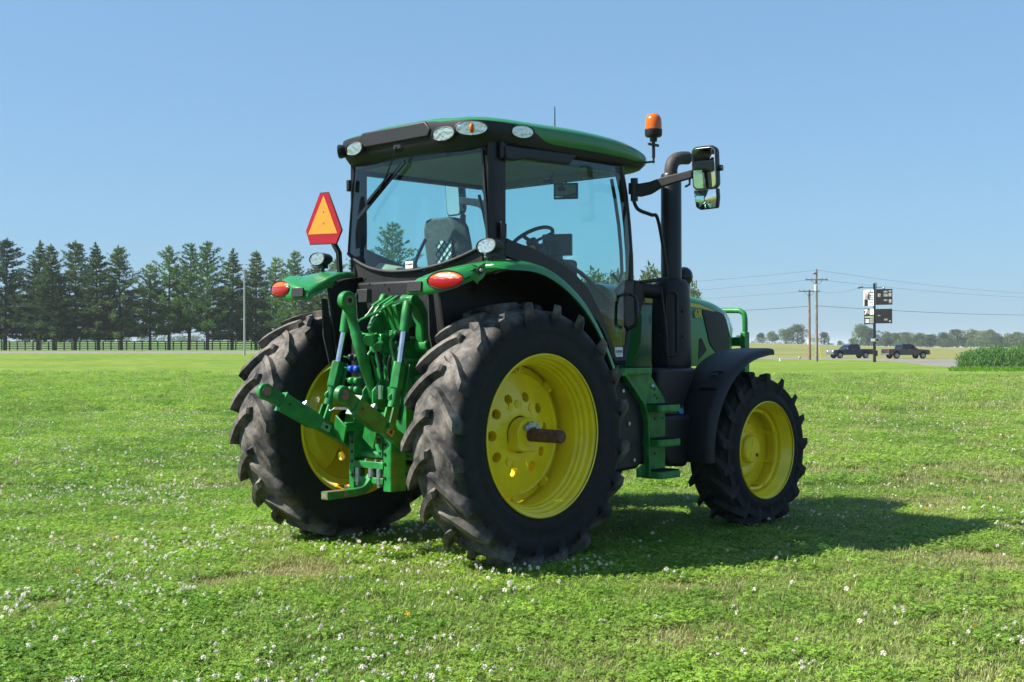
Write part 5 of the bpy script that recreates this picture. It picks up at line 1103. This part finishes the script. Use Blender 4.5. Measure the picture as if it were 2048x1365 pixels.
def pine_meshes(seed, H, spread, base, layered, top_pow):
    r = random.Random(seed); V, Fc = [], []; br = MB()
    z = base
    while z < H-.25:
        t = (z-base)/(H-base); L = spread*(1-t)**top_pow*(.72+.28*math.sin(min(1, t*5)*PI/2))+.10; nb = 6 if not layered else 5
        a0 = r.uniform(0, 2*PI)
        for k in range(nb):
            a = a0+2*PI*k/nb+r.uniform(-.35, .35); l = L*r.uniform(.45, 1.25); droop = r.uniform(-.30, .02) if not layered else r.uniform(-.08, .28)
            if r.random() < .10: continue
            d = Vector((math.cos(a), math.sin(a), droop+t*.45)).normalized(); o = Vector((0, 0, z))
            br.tube([o, o+d*l*.5, o+d*l*.95+Vector((0, 0, .12*l))], [.05*(1-t)+.015, .03*(1-t)+.01, .006], 4, False)
            n = int(9+l*10)
            for q in range(n):
                s = (.18+.82*(q+r.random())/n); c = o+d*l*s+Vector((0, 0, .12*l*s*s))+Vector((r.gauss(0, .10), r.gauss(0, .10), r.gauss(0, .07)))*(.6+l*.25)
                for w_ in range(5):
                    dd = (d*.5+Vector((r.gauss(0, .55), r.gauss(0, .55), r.gauss(.10, .40)))).normalized()
                    leaf_quad(V, Fc, c, dd, Vector((r.gauss(0, 1), r.gauss(0, 1), r.gauss(0, 1))), r.uniform(.20, .50)*(1-.45*t), r.uniform(.06, .13)*(1-.35*t))
        z += r.uniform(.30, .48) if not layered else r.uniform(.42, .62)
    for w_ in range(40):
        leaf_quad(V, Fc, Vector((r.gauss(0, .05), r.gauss(0, .05), H-r.random()*.7)), Vector((r.gauss(0, .4), r.gauss(0, .4), 1)).normalized(), Vector((r.gauss(0, 1), r.gauss(0, 1), 0)), .3, .07)
    tr = MB(); tr.tube([(0, 0, -.3), (.02, 0, H*.3), (-.02, .02, H*.7), (0, 0, H*.98)], [.24, .19, .10, .02], 8, False)
    tr.v += []; k = len(tr.v); tr.v += br.v; tr.f += [tuple(i+k for i in f) for f in br.f]; tr.m += br.m
    return tr.mesh('trunk', BARK, 60), raw_mesh('crown', V, Fc, NEEDLE_L if layered else NEEDLE_D)
def leafy_meshes(seed, H, Wd, base, m, dens=1.0):
    r = random.Random(seed); V, Fc = [], []; lobes = []
    for k in range(13):
        a = r.uniform(0, 2*PI); q = r.random()**.5*Wd*.40; z = base+(H-base)*r.uniform(.14, .86); lim = 1-.5*max(0, (z-base)/(H-base)-.5)/.5
        lobes.append((Vector((q*math.cos(a)*lim, q*math.sin(a)*lim, z)), Wd*r.uniform(.13, .23)))
    lobes.append((Vector((0, 0, H-Wd*.16)), Wd*.17)); lobes.append((Vector((0, 0, base+(H-base)*.45)), Wd*.30))
    for c, R_ in lobes:
        n = int(190*dens)
        for q in range(n):
            v = Vector((r.gauss(0, 1), r.gauss(0, 1), r.gauss(.2, 1))).normalized(); p = c+Vector((v.x*R_, v.y*R_, v.z*R_*.85))*r.uniform(.70, 1.10)
            if p.z < base*.6: continue
            dd = (v+Vector((r.gauss(0, .7), r.gauss(0, .7), r.gauss(-.1, .7)))).normalized(); s = H*.045*r.uniform(.5, 1.2)
            leaf_quad(V, Fc, p, dd, (v+Vector((r.gauss(0, .6), r.gauss(0, .6), r.gauss(0, .6)))).normalized(), s, s*.75)
    tr = MB(); tr.tube([(0, 0, -.3), (.05, 0, H*.25), (0, .05, H*.55), (.1, 0, H*.8)], [H*.028, H*.022, H*.014, .02], 8, False)
    for k in range(6):
        c, R_ = lobes[k]; tr.tube([(0, 0, H*.22), (c.x*.4, c.y*.4, H*.22+(c.z-H*.22)*.55), c], [H*.012, H*.009, .02], 5, False)
    return tr.mesh('trunk', BARK, 60), raw_mesh('crown', V, Fc, m)
def plant_tree(name, meshes, loc, sc, rz, label, group, sz=1.0):
    e = empty(name, loc, rz=rz); e.scale = (sc, sc, sc*sz); tag(e, label, 'tree', group)
    e.rotation_euler.x = rt_.uniform(-.035, .035); e.rotation_euler.y = rt_.uniform(-.035, .035)
    for nm, me in zip(('trunk', 'crown'), meshes):
        o = bpy.data.objects.new(nm, me); COL.objects.link(o); o.parent = e
    return e
# the row of conifers along the left road; columns are trunk bearings, tops fix the height
P1 = [pine_meshes(1, 13.8, 4.8, 1.7, False, .80), pine_meshes(2, 13.8, 5.1, 1.9, False, .72), pine_meshes(3, 13.8, 4.6, 1.8, False, .90)]
P2 = [pine_meshes(4, 13.8, 5.4, 2.1, True, .74), pine_meshes(5, 13.8, 5.1, 2.2, True, .70)]
row = [(-60, 478, 0, 'd'), (10, 476, 1, 'd'), (76, 480, 2, 'd'), (108, 488, 0, 'd'), (150, 482, 1, 'd'), (197, 485, 2, 'd'), (243, 492, 1, 'd'), (300, 528, 0, 'l'), (338, 492, 0, 'l'), (378, 487, 1, 'l'), (415, 484, 0, 'l'), (464, 496, 2, 'd'), (512, 501, 0, 'd'), (552, 515, 1, 'l'), (592, 503, 1, 'l'), (634, 512, 2, 'd'), (672, 520, 0, 'l'), (716, 505, 1, 'd')]
where = {-60: 'tall dark conifer cut off by the left picture edge', 10: 'tall dark conifer closest to the left edge of the photo', 76: 'narrow pointed dark conifer, second full tree from the left edge', 108: 'slim dark conifer, third from the left edge of the row',
         150: 'broad dark conifer, fourth from the left edge of the row', 197: 'dark conifer, fifth from the left, with one bright drooping bough', 243: 'wide dark conifer just left of the bright green pines', 300: 'lowest bright green pine at the left end of the bright group',
         338: 'bright green layered pine, second of the bright group', 378: 'bright green layered pine, third of the bright group', 415: 'tallest bright green pine, left of the thin grey post', 464: 'dark conifer directly left of the thin grey post',
         512: 'dark conifer directly right of the thin grey post', 552: 'bright pine above the left tail lamp of the tractor', 592: 'rounded bright pine between the post and the warning sign', 634: 'dark pine behind the left fender lamp of the tractor', 672: 'bright pine between the warning sign bracket and the cab', 716: 'dark pointed conifer seen through the left edge of the rear window'}
for px, top, k, kind in row:
    d = 184+rt_.uniform(-3, 5); b = wpos(px, d); Ht = CZ+(695-top)/FPX*d-b.z; M_ = (P1 if kind == 'd' else P2)[k % (3 if kind == 'd' else 2)]
    plant_tree('conifer', M_, b, Ht/13.8, rt_.uniform(0, 6), where[px], 'conifers in the row along the left road')
# broadleaf trees beyond and behind the tractor
B1 = [leafy_meshes(21, 10, 11, .5, LEAF_A, 1.5), leafy_meshes(22, 10, 12, .4, LEAF_A, 1.5), leafy_meshes(23, 10, 10.5, .6, LEAF_B, 1.5), leafy_meshes(24, 10, 13, .4, LEAF_B, 1.5)]
bl = [(1180, 540, 150, 2, .75, 'small leafy tree seen through the side window behind the grab bar'), (1235, 548, 150, 3, .6, 'low leafy tree seen through the front corner of the side window'),
      (1305, 530, 150, 2, .5, 'leafy tree between the cab and the exhaust stack'), (1352, 545, 155, 3, .45, 'leafy tree hidden behind the exhaust stack'), (1388, 574, 178, 2, .42, 'leafy tree top above the tractor hood')]
for px, top, d, k, wd, lab in bl:
    b = wpos(px, d); Ht = CZ+(695-top)/FPX*d-b.z; e = plant_tree('broadleaf_tree', B1[k], b, Ht/10, rt_.uniform(0, 6), lab, 'broadleaf trees just behind the tractor'); e.scale.x *= wd; e.scale.y *= wd
plant_tree('conifer', P2[0], wpos(778, 186), (CZ+(695-446)/FPX*186-wpos(778, 186).z)/13.8, 2.0, 'pale rounded pine seen through the middle of the rear window', 'conifers in the row along the left road')
far = [(1478, 672, 1, 1.0, 'low distant tree at the edge of the front guard'), (1522, 668, 0, 1.0, 'small distant tree, leftmost of the clump left of the poles'), (1544, 663, 2, 1.0, 'middle distant tree in the clump left of the poles'), (1572, 660, 1, 1.0, 'distant tree touching the tall one left of the poles'), (1596, 652, 0, 1.2, 'tallest distant tree in the clump left of the poles'),
       (1648, 667, 0, .8, 'lone distant tree right of the utility poles'), (1680, 683, 1, .7, 'tiny distant bush above the hood of the blue pickup'), (1722, 652, 0, 1.2, 'tall distant tree left of the sign pole'), (1738, 658, 1, .9, 'distant tree close against the sign pole'), (1706, 677, 2, .8, 'small pale distant tree above the cab of the blue pickup'),
       (1772, 664, 2, .8, 'slim distant tree just right of the sign pole'), (1792, 668, 1, 1.0, 'distant tree above the bed of the black pickup'), (1816, 667, 3, 1.0, 'distant tree above the roof of the black pickup'), (1840, 669, 0, .9, 'dark distant tree right above the black pickup hood'), (1862, 671, 1, .8, 'low distant tree just right of the black pickup'),
       (1888, 668, 0, 1.0, 'distant tree at the left foot of the pale wood'), (1915, 662, 3, 1.2, 'tall pale distant tree, first of the high group'), (1942, 660, 2, 1.2, 'tall pale distant tree, middle of the high group'), (1968, 662, 3, 1.2, 'tall pale distant tree, last of the high group'), (1992, 670, 1, 1.0, 'distant tree behind the corn, right of the high group'), (2016, 668, 2, 1.0, 'yellowish distant tree, second from the right edge'), (2044, 667, 3, 1.0, 'distant tree at the right edge of the photo'), (2085, 669, 1, 1.0, 'distant tree cut off by the right picture edge')]
for px, top, k, wd, lab in far:
    d = 620+rt_.uniform(-15, 40); b = wpos(px, d); Ht = CZ+(695-top)/FPX*d-b.z; e = plant_tree('broadleaf_tree', B1[k], b, Ht/10, rt_.uniform(0, 6), lab, 'distant trees along the field'); e.scale.x *= 1.15; e.scale.y *= 1.15; e.scale.z *= 1.0
# far wooded strips that read as one mass
def wood(name, label, px0, px1, d, tops, n, m):
    r = random.Random(int(px0)); V, Fc = [], []
    for k in range(n):
        px = r.uniform(px0, px1); dd = d+r.uniform(-25, 25); b = wpos(px, dd); Ht = max(1.0, CZ+(695-lerp_tab(tops, px))/FPX*dd-b.z)*r.uniform(.75, 1.0); R_ = Ht*.42
        for q in range(60):
            v = Vector((r.gauss(0, 1), r.gauss(0, 1), r.gauss(0, 1))).normalized(); p = b+Vector((v.x*R_, v.y*R_, Ht*.55+v.z*Ht*.45)); s = Ht*.14*r.uniform(.6, 1.2)
            leaf_quad(V, Fc, p, Vector((r.gauss(0, 1), r.gauss(0, 1), r.gauss(0, 1))).normalized(), v, s, s)
    o = bpy.data.objects.new(name, raw_mesh(name, V, Fc, m)); COL.objects.link(o); tag(o, label, None, None, 'stuff'); return o
wood('woodland', 'hedge and low scrub at the far edge of the field', 1500, 2200, 660, [(1500, 684), (1640, 688), (1700, 686), (1760, 684), (1800, 676), (2200, 676)], 420, LEAF_A)
wood('woodland', 'hazy far trees beyond the field behind the conifers', -200, 720, 900, [(-200, 676), (200, 676), (240, 672), (380, 668), (420, 666), (720, 672)], 200, LEAF_A)

# ------------------------------------------------------------------ rail fence along the left road
FBLK = mat('black_fence_paint', (.009, .009, .010), .6, noise=.3)
FE = empty('rail_fence', wpos(200, 179)); tag(FE, 'black four-rail wooden fence under the conifers along the road', 'fence')
o0 = FE.location.copy(); PX = [-90+15.6*i for i in range(54)]
post_me = None
pts = [wpos(px, 179) for px in PX]
for p in pts:
    if post_me is None: post_me = MB().box((0, 0, .62), (.13, .13, 1.30)).mesh('post', FBLK)
    o = bpy.data.objects.new('post', post_me); COL.objects.link(o); o.parent = FE; o.location = p-o0
for a, b in zip(pts, pts[1:]):
    for z in (.28, .58, .88, 1.18):
        MB().bar(a-o0+Vector((0, 0, z))-Fh*.09, b-o0+Vector((0, 0, z))-Fh*.09, .04, .12).build('rail', FBLK, FE, 0)

# ------------------------------------------------------------------ posts, poles and wires
GREYM = mat('galvanised_post', (.34, .35, .36), .5, metal=.3, noise=.2)
POLEW = mat('weathered_pole_wood', (.22, .195, .165), .9, noise=.3, nscale=3)
POLEB = mat('brown_pole_wood', (.22, .14, .10), .9, noise=.3, nscale=3)
LP = empty('lamp_post', wpos(489, 122)); tag(LP, 'thin grey metal post standing on the lawn before the conifers', 'post')
hh = CZ+(695-541)/FPX*122-LP.location.z
MB().cyl((0, 0, -.3), (0, 0, hh), .10, .075, 10).build('pole', GREYM, LP); MB().box((.05, 0, hh-.35), (.14, .14, .35)).build('top_box', GREYM, LP, bevel=.02); MB().ball((-.05, 0, hh+.06), .07).build('finial', GREYM, LP)
def pole(name, label, px, d, top, m, arms, xf=False):
    P_ = empty(name, wpos(px, d), rz=YAW-PI/2); tag(P_, label, 'utility pole', 'utility poles by the road'); h = CZ+(695-top)/FPX*d-P_.location.z
    MB().cyl((0, 0, -.4), (0, 0, h), .17, .12, 10).build('pole', m, P_)
    for (t, half, off, yawd) in arms:
        z = CZ+(695-t)/FPX*d-P_.location.z; c_, s_ = math.cos(rad(yawd)), math.sin(rad(yawd))
        MB().bar((off-half*c_, -.15-half*s_, z), (off+half*c_, -.15+half*s_, z), .10, .13).build('crossarm', m, P_)
        for q in (-.9, -.45, .5, .9):
            MB().cyl((off+half*q*c_, -.15+half*q*s_, z+.06), (off+half*q*c_, -.15+half*q*s_, z+.22), .045, .03, 8).build('insulator', STEEL_D, P_)
        for q in (-.5, .5): MB().bar((off+half*q*c_, -.15, z-.05), (0, -.13, z-.65), .03, .04).build('arm_brace', STEEL_D, P_)
    return P_, h
STEEL_D = mat('dull_steel', (.16, .165, .17), .6, noise=.2)
pa, ha = pole('utility_pole', 'taller grey wooden utility pole with a transformer can', 1633, 134, 540, POLEW, [(561, 1.15, 0, 0)])
za = CZ+(695-547)/FPX*134-pa.location.z; MB().bar((-.45, -.5, za-.15), (.1, .3, za+.12), .11, .14).build('top_arm', POLEW, pa)
zt = CZ+(695-577)/FPX*134-pa.location.z; mb = MB(); mb.cyl((-.12, -.32, zt-.32), (-.12, -.32, zt+.28), .19, n=14); mb.cyl((-.12, -.32, zt+.28), (-.12, -.32, zt+.34), .20, .12, 14); tf = mb.build('transformer', mat('pale_blue_grey_paint', (.42, .48, .52), .5), pa)
pb, hb = pole('utility_pole', 'shorter brown wooden utility pole behind the taller one', 1619, 152, 581, POLEB, [(584, 1.25, -.05, 0)])
yp = empty('guy_wire_guard', wpos(1641, 150)); tag(yp, 'leaning yellow guy wire marker beside the utility poles', 'marker'); h_ = CZ+(695-694)/FPX*150-yp.location.z
MB().cyl((.25, 0, -.1), (-.1, .1, h_), .05, n=8).build('guard_tube', mat('yellow_marker', (.75, .50, .03), .5), yp)
WIRE = mat('wire', (.035, .037, .042), .6)
def wire(label, p0, p1, sag, r=.012):
    p0, p1 = Vector(p0), Vector(p1); P_ = [p0.lerp(p1, t/24)-Vector((0, 0, sag*4*(t/24)*(1-t/24))) for t in range(25)]; c = P_[12].copy()
    o = MB().tube([q-c for q in P_], r, 4).build('power_line', WIRE, None, 60); o.location = c; tag(o, label, 'wire', 'overhead power lines')
def wp(px, py, d): return pix(px, py, d)
wire('upper overhead wire running left from the tall pole', wp(1632, 541, 134), wp(640, 575, 170), 1.2)
wire('second overhead wire left of the tall pole', wp(1612, 561, 134), wp(640, 590, 170), 1.2)
wire('middle overhead wire reaching left from the brown pole', wp(1598, 584, 152), wp(640, 606, 172), 1.0)
wire('thick lowest overhead cable crossing left of the poles', wp(1620, 613, 152), wp(640, 622, 172), 1.0, .028)
wire('upper overhead wire running right from the tall pole', wp(1632, 540, 134), wp(2300, 590, 190), 1.0)
wire('second overhead wire right of the tall pole', wp(1650, 561, 134), wp(2300, 596, 190), .8)
wire('thick lower overhead cable running right past the signs', wp(1633, 612, 134), wp(2300, 627, 190), .6, .024)
wire('short overhead wire from the brown pole to the sign light', wp(1640, 584, 152), wp(1716, 577, 129), .25)
wire('faint wire crossing in front of the conifers', wp(-60, 607, 168), wp(640, 598, 168), .2)
# ------------------------------------------------------------------ signs on the black pole
SG = empty('sign_pole', wpos(1749, 129), rz=YAW-PI/2); tag(SG, 'black steel pole carrying two stacked pairs of angled sign boards', 'sign'); zr = lambda y: CZ+(695-y)/FPX*129-SG.location.z
k_ = 129/FPX; sx = lambda px: (px-1749)*k_
MB().cyl((0, 0, -.3), (0, 0, zr(568)), .15, .12, 12).build('pole', BLACK_M, SG)
MB().cyl((.22, .1, zr(582)), (.22, .1, zr(566)), .03, n=6).build('aerial', BLACK_M, SG)
MB().bar((sx(1726), 0, zr(577)), (sx(1770), 0, zr(577)), .05, .05).build('light_arm', BLACK_M, SG)
MB().box((sx(1721), 0, zr(576.5)), (.50, .22, .16), Matrix.Rotation(rad(-12), 3, 'Y')).build('sign_light', mat('rusty_lamp', (.16, .075, .05), .7), SG, bevel=.02)
MB().ball((sx(1768), 0, zr(578)), (.14, .12, .12)).build('sign_light', STEEL, SG)
SGW = mat('sign_white', (.78, .79, .80), .5); SGD = mat('sign_dark', (.012, .012, .013), .6, spec=.2); SGG = mat('sign_grey', (.22, .23, .20), .6, noise=.4, nscale=3); SGP = mat('sign_photo', (.40, .27, .22), .6, noise=.4, nscale=5); SGGR = mat('sign_green', (.24, .29, .17), .6)
def board(name, cx0, cx1, y0, y1, skew, m, frame_m):
    """board hinged at the pole; its outer edge runs back or forward by skew metres"""
    w_ = sx(cx1)-sx(cx0); z0, z1 = zr(y1), zr(y0)
    def q(u, v, o=0.0): return Vector((sx(cx0)+w_*u, skew*abs(u if cx0 > 1745 else 1-u)-o-.16, z0+(z1-z0)*v))
    mb = MB(); mb.loft([[q(0, 0), q(1, 0), q(1, 1), q(0, 1)], [q(0, 0, -.10), q(1, 0, -.10), q(1, 1, -.10), q(0, 1, -.10)]]); B = mb.build(name, m, SG, 0)
    def patch(nm, u0, u1, v0, v1, mm): 
        MB().loft([[q(u0, v0, .012), q(u1, v0, .012), q(u1, v1, .012), q(u0, v1, .012)], [q(u0, v0, -.002), q(u1, v0, -.002), q(u1, v1, -.002), q(u0, v1, -.002)]]).build(nm, mm, B, 0)
    f = lambda u, v: frame(q(u, v, .014), q(1, v)-q(0, v), (0, 0, 1))
    return patch, f, B
pt, f, B = board('sign_board', 1730.5, 1747, 581, 613.5, .6, SGW, SGD)
pt('portrait', .03, .40, .0, .42, SGD); pt('portrait', .10, .30, .40, .80, SGP); pt('tie_figure', .40, .50, .40, .70, mat('sign_blue', (.05, .09, .14), .6)); pt('logo_mark', .36, .47, .80, .88, RED)
for v in (.84, .66, .52, .38, .22): pt('printed_line', .55, .95, v-.03, v+.03, SGD if v in (.38, .84) else SGG)
pt, f, B = board('sign_board', 1731.5, 1747, 618.5, 650, .6, SGD, SGD)
pt('panel_white', .58, .98, .60, .98, SGW); pt('panel_green', .05, .98, .40, .52, SGGR); pt('panel_white', .58, .98, .06, .38, SGG)
text_mesh('sign_lettering', '7', .62, SGW, f(.14, .77), B, .004, bold=.03); pt('printed_line', .28, .52, .66, .90, SGG)
for v in (.10, .18, .26): pt('printed_line', .10, .50, v, v+.045, SGW)
pt, f, B = board('sign_back', 1751.5, 1779.5, 580, 611.5, -.8, SGD, SGD)
for (u0, u1, v0, v1) in ((.10, .28, .50, .72), (.46, .70, .52, .70), (.76, .94, .52, .74), (.46, .70, .78, .88), (.78, .94, .80, .92), (.48, .68, .24, .34), (.78, .94, .10, .34)): pt('pale_patch', u0, u1, v0, v1, SGG)
for u in (.72, .44): pt('batten', u-.012, u+.012, .02, .98, BLACK_M)
pt, f, B = board('sign_back', 1751.5, 1779, 619.5, 648.5, -.8, SGD, SGD)
for (u0, u1, v0, v1) in ((.10, .26, .50, .58), (.50, .72, .20, .32), (.80, .92, .10, .20)): pt('pale_patch', u0, u1, v0, v1, SGG)
pt('batten', .70, .72, .02, .98, BLACK_M)
MB().box((sx(1745), -.22, zr(681.5)), (.42, .05, .27)).build('number_plate', SGW, SG); MB().box((sx(1754), -.10, zr(681.5)), (.22, .05, .2)).build('number_plate_back', SGD, SG)
MB().box((sx(1752), -.16, zr(708)), (.22, .16, .55)).build('meter_box', BLACK_M, SG, bevel=.03)
ux = empty('roadside_marker', wpos(1560, 140)); tag(ux, 'tiny pale utility marker in the grass left of the poles', 'marker'); MB().cyl((0, 0, 0), (0, 0, .28), .08, n=8).build('marker_post', SGW, ux)
ub = empty('roadside_stone', wpos(1599, 168)); tag(ub, 'small pale stone by the road left of the brown pole', 'stone'); MB().ball((0, 0, .12), (.22, .16, .2), 8, 5).build('stone_body', mat('pale_stone', (.4, .39, .37), .9, noise=.2), ub)  # low pale stone, built as a squashed ball
hsx = empty('farmhouse', wpos(1628, 640)); tag(hsx, 'tiny white farmhouse between the far trees behind the poles', 'house'); hsx.rotation_euler.z = YAW-PI/2
MB().box((0, 0, 1.6), (5.5, 4, 3.2)).build('wall', SGW, hsx); MB().yz([(-2.3, 3.2), (2.3, 3.2), (0, 5.0)], -3.0, 3.0).build('roof', mat('grey_roof', (.20, .20, .21), .8), hsx)

# ------------------------------------------------------------------ pickups
def pickup(label, loc, rz, paint, front_px):
    T_ = empty('pickup_truck', loc, rz=rz); tag(T_, label, 'pickup truck', 'pickup trucks parked on the road')
    Pn = mat('truck_paint', paint, .22, coat=1.0, noise=.05); TG = mat('truck_glass', (.010, .013, .016), .22, spec=.25)
    W2 = .98
    def arch(cx): return [(cx+.50*math.cos(rad(a)), .52+.50*math.sin(rad(a))) for a in range(170, 9, -20)]
    lo = [(-2.88, .62), (-2.20-.02, .55)][:1]+[(-2.34, .56)]+arch(-1.78)+[(-1.2, .50), (1.2, .50)]+arch(1.92)+[(2.50, .52), (2.86, .56), (2.90, .95), (2.80, 1.13), (1.30, 1.22), (-.95, 1.24), (-2.86, 1.22)]
    # main body as bands so that the wheel arches stay open
    mb = MB(); mb.xz(lo, -W2, W2); bo = mb.build('body', Pn, T_, 30, .035)
    cab_ = [(1.25, 1.20), (.55, 1.80), (.25, 1.88), (-.80, 1.88), (-.98, 1.80), (-1.05, 1.20)]
    mb = MB(); mb.prism(cab_, lambda x, z: (x, -W2+.03+.22*max(0, z-1.2)/.68, z), lambda x, z: (x, W2-.03-.22*max(0, z-1.2)/.68, z)); cb = mb.build('cab', Pn, T_, 30, .03)
    for s in (-1, 1):
        for (poly) in ([(1.02, 1.27), (.52, 1.74), (.30, 1.79), (.16, 1.79), (.16, 1.27)], [(.08, 1.27), (.08, 1.79), (-.70, 1.79), (-.85, 1.27)]):
            MB().prism(poly, lambda x, z: (x, s*(W2-.018-.22*(z-1.2)/.68), z), lambda x, z: (x, s*(W2-.07-.22*(z-1.2)/.68), z)).build('side_window', TG, cb, 0)
        for x in (.02, -.86): MB().box((x, s*W2, 1.10), (.18, .03, .035)).build('door_handle', STEEL, bo, 0, .008)
        for x in (.12, -.98, 1.1): MB().box((x, s*(W2+.002), .88), (.012, .006, .62)).build('door_gap', INK, bo, 0)
        MB().box((.95, s*(W2+.12), 1.30), (.10, .20, .17)).build('wing_mirror', STEEL if paint[2] > .02 else RED, cb, 30, .03)
        MB().box((2.80, s*.72, .98), (.20, .34, .20)).build('headlight', WHITE, bo, 0, .03)
        MB().box((-2.84, s*.88, 1.02), (.14, .20, .34)).build('tail_light', LENS_R, bo, 0, .02)
        for x in (-1.78, 1.92):
            Wl = empty('wheel', (x, s*.84, .42), T_)
            MB().turn([(-.13, .22), (-.13, .38), (-.10, .41), (.10, .41), (.13, .38), (.13, .26)], ax=(0, s, 0), n=24).build('tyre', RUBBER_F, Wl, 40)
            mb = MB(); mb.turn([(.10, .27), (.12, .265), (.08, .22), (.07, .06), (.11, .05), (.11, .001)], ax=(0, s, 0), n=20)
            for k in range(6): a = 2*PI*k/6; mb.bar((.04*math.cos(a), s*.105, .04*math.sin(a)), (.25*math.cos(a), s*.105, .25*math.sin(a)), .05, .03, (0, 1, 0))
            mb.build('rim', STEEL, Wl, 40)
    MB().prism([(-.84, 1.26), (.84, 1.26), (.70, 1.76), (-.70, 1.76)], lambda y, z: (1.235-(z-1.2)*1.16+.02, y, z), lambda y, z: (1.235-(z-1.2)*1.16-.04, y, z)).build('windscreen', TG, cb, 0)
    MB().prism([(-.80, 1.30), (.80, 1.30), (.68, 1.74), (-.68, 1.74)], lambda y, z: (-1.05+(z-1.2)*.12-.012, y, z), lambda y, z: (-1.0+(z-1.2)*.12, y, z)).build('rear_window', TG, cb, 0)
    MB().box((2.90, 0, .66), (.16, 1.90, .24)).build('front_bumper', STEEL, bo, 0, .04); MB().box((2.875, 0, .96), (.06, 1.10, .30)).build('grille', BLACK_M if paint[2] < .02 else STEEL_D, bo, 0, .02)
    MB().box((-2.92, 0, .62), (.14, 1.90, .20)).build('rear_bumper', STEEL, bo, 0, .04)
    MB().box((-1.95, 0, 1.215), (1.70, 1.62, .04)).build('bed_cover', BLACK_M, bo, 0, .01)
    MB().box((-2.93, 0, .64), (.01, .32, .15)).build('licence_plate', WHITE, bo, 0)
    MB().box((0, 0, .62), (4.6, 1.5, .30)).build('underbody', BLACK_M, T_, 0)
    return T_
Lft = YAW+PI/2      # facing left in the photo
pickup('dark blue pickup truck facing left beside the sign pole', wpos(1700, 171), Lft+rad(14), (.018, .032, .060), 1)
pickup('black pickup truck facing right beyond the gravel driveway', wpos(1811, 165), Lft+PI+rad(14), (.010, .010, .013), -1)

# ------------------------------------------------------------------ corn patch at the right
V, Fc = [], []; r = random.Random(9)
for k in range(900):
    a = r.random(); d = 84+r.random()**.8*16; px0 = 1912+(d-84)*1.0; px = px0+r.random()**.9*330; b = wpos(px, d); h = 1.42*r.uniform(.72, 1.15)*(.72+.28*sm(0, 60, px-px0))
    q0 = len(V); V += [b+Vector((-.015, 0, 0)), b+Vector((.015, 0, 0)), b+Vector((.01, 0, h*.9)), b+Vector((-.01, 0, h*.9))]; Fc.append((q0, q0+1, q0+2, q0+3))
    for j in range(11):
        z = h*(.12+.80*j/10); an = r.uniform(0, 2*PI); dd = Vector((math.cos(an), math.sin(an), 0)); L = h*r.uniform(.28, .46)*(1-.35*j/10); e = Vector((-dd.y, dd.x, 0))*.045
        p0 = b+Vector((0, 0, z)); p1 = p0+dd*L*.5+Vector((0, 0, L*.42)); p2 = p0+dd*L+Vector((0, 0, L*r.uniform(-.15, .35)))
        q0 = len(V); V += [p0-e*.5, p0+e*.5, p1+e, p1-e, p2]; Fc += [(q0, q0+1, q0+2, q0+3), (q0+3, q0+2, q0+4)]
o = bpy.data.objects.new('corn', raw_mesh('corn', V, Fc, CORN)); COL.objects.link(o); tag(o, 'dense green patch of young corn at the right edge', None, None, 'stuff')
V, Fc = [], []       # bright weeds at the foot of the corn
for k in range(2600):
    px = 1896+r.random()**.8*330; d = 85-abs(r.gauss(0, 1))*2.6-.02*max(0, 1920-px); b = wpos(px, d)
    for j in range(3):
        dd = Vector((r.gauss(0, .5), r.gauss(0, .5), 1)).normalized(); leaf_quad(V, Fc, b, dd, Vector((r.gauss(0, 1), r.gauss(0, 1), 0)), r.uniform(.06, .30)*(1 if d > 82 else .6), .05)
o = bpy.data.objects.new('weeds', raw_mesh('weeds', V, Fc, foliage('weed_leaves', (.10, .24, .012), (.16, .32, .02), .4, .5))); COL.objects.link(o); tag(o, 'bright green weeds along the foot of the corn', None, None, 'stuff')
# ------------------------------------------------------------------ summer haze: one closed box of even air round the whole scene
HZ_ = MB().box((0, 0, 0), (14000, 14000, 34)).build('haze', mat('haze_air', (1, 1, 1)), None, 0); HZ_.location = (CX, CY, 8.0); tag(HZ_, 'thin pale summer haze in the air', None, None, 'stuff')
hm = HZ_.data.materials[0]; hn = hm.node_tree.nodes; hl = hm.node_tree.links
hn.remove(hn['Principled BSDF']); pv = hn.new('ShaderNodeVolumePrincipled'); pv.inputs['Color'].default_value = (.86, .93, 1.0, 1); pv.inputs['Density'].default_value = 0.00019; pv.inputs['Anisotropy'].default_value = 0.0
hl.new(pv.outputs[0], hn['Material Output'].inputs['Volume'])
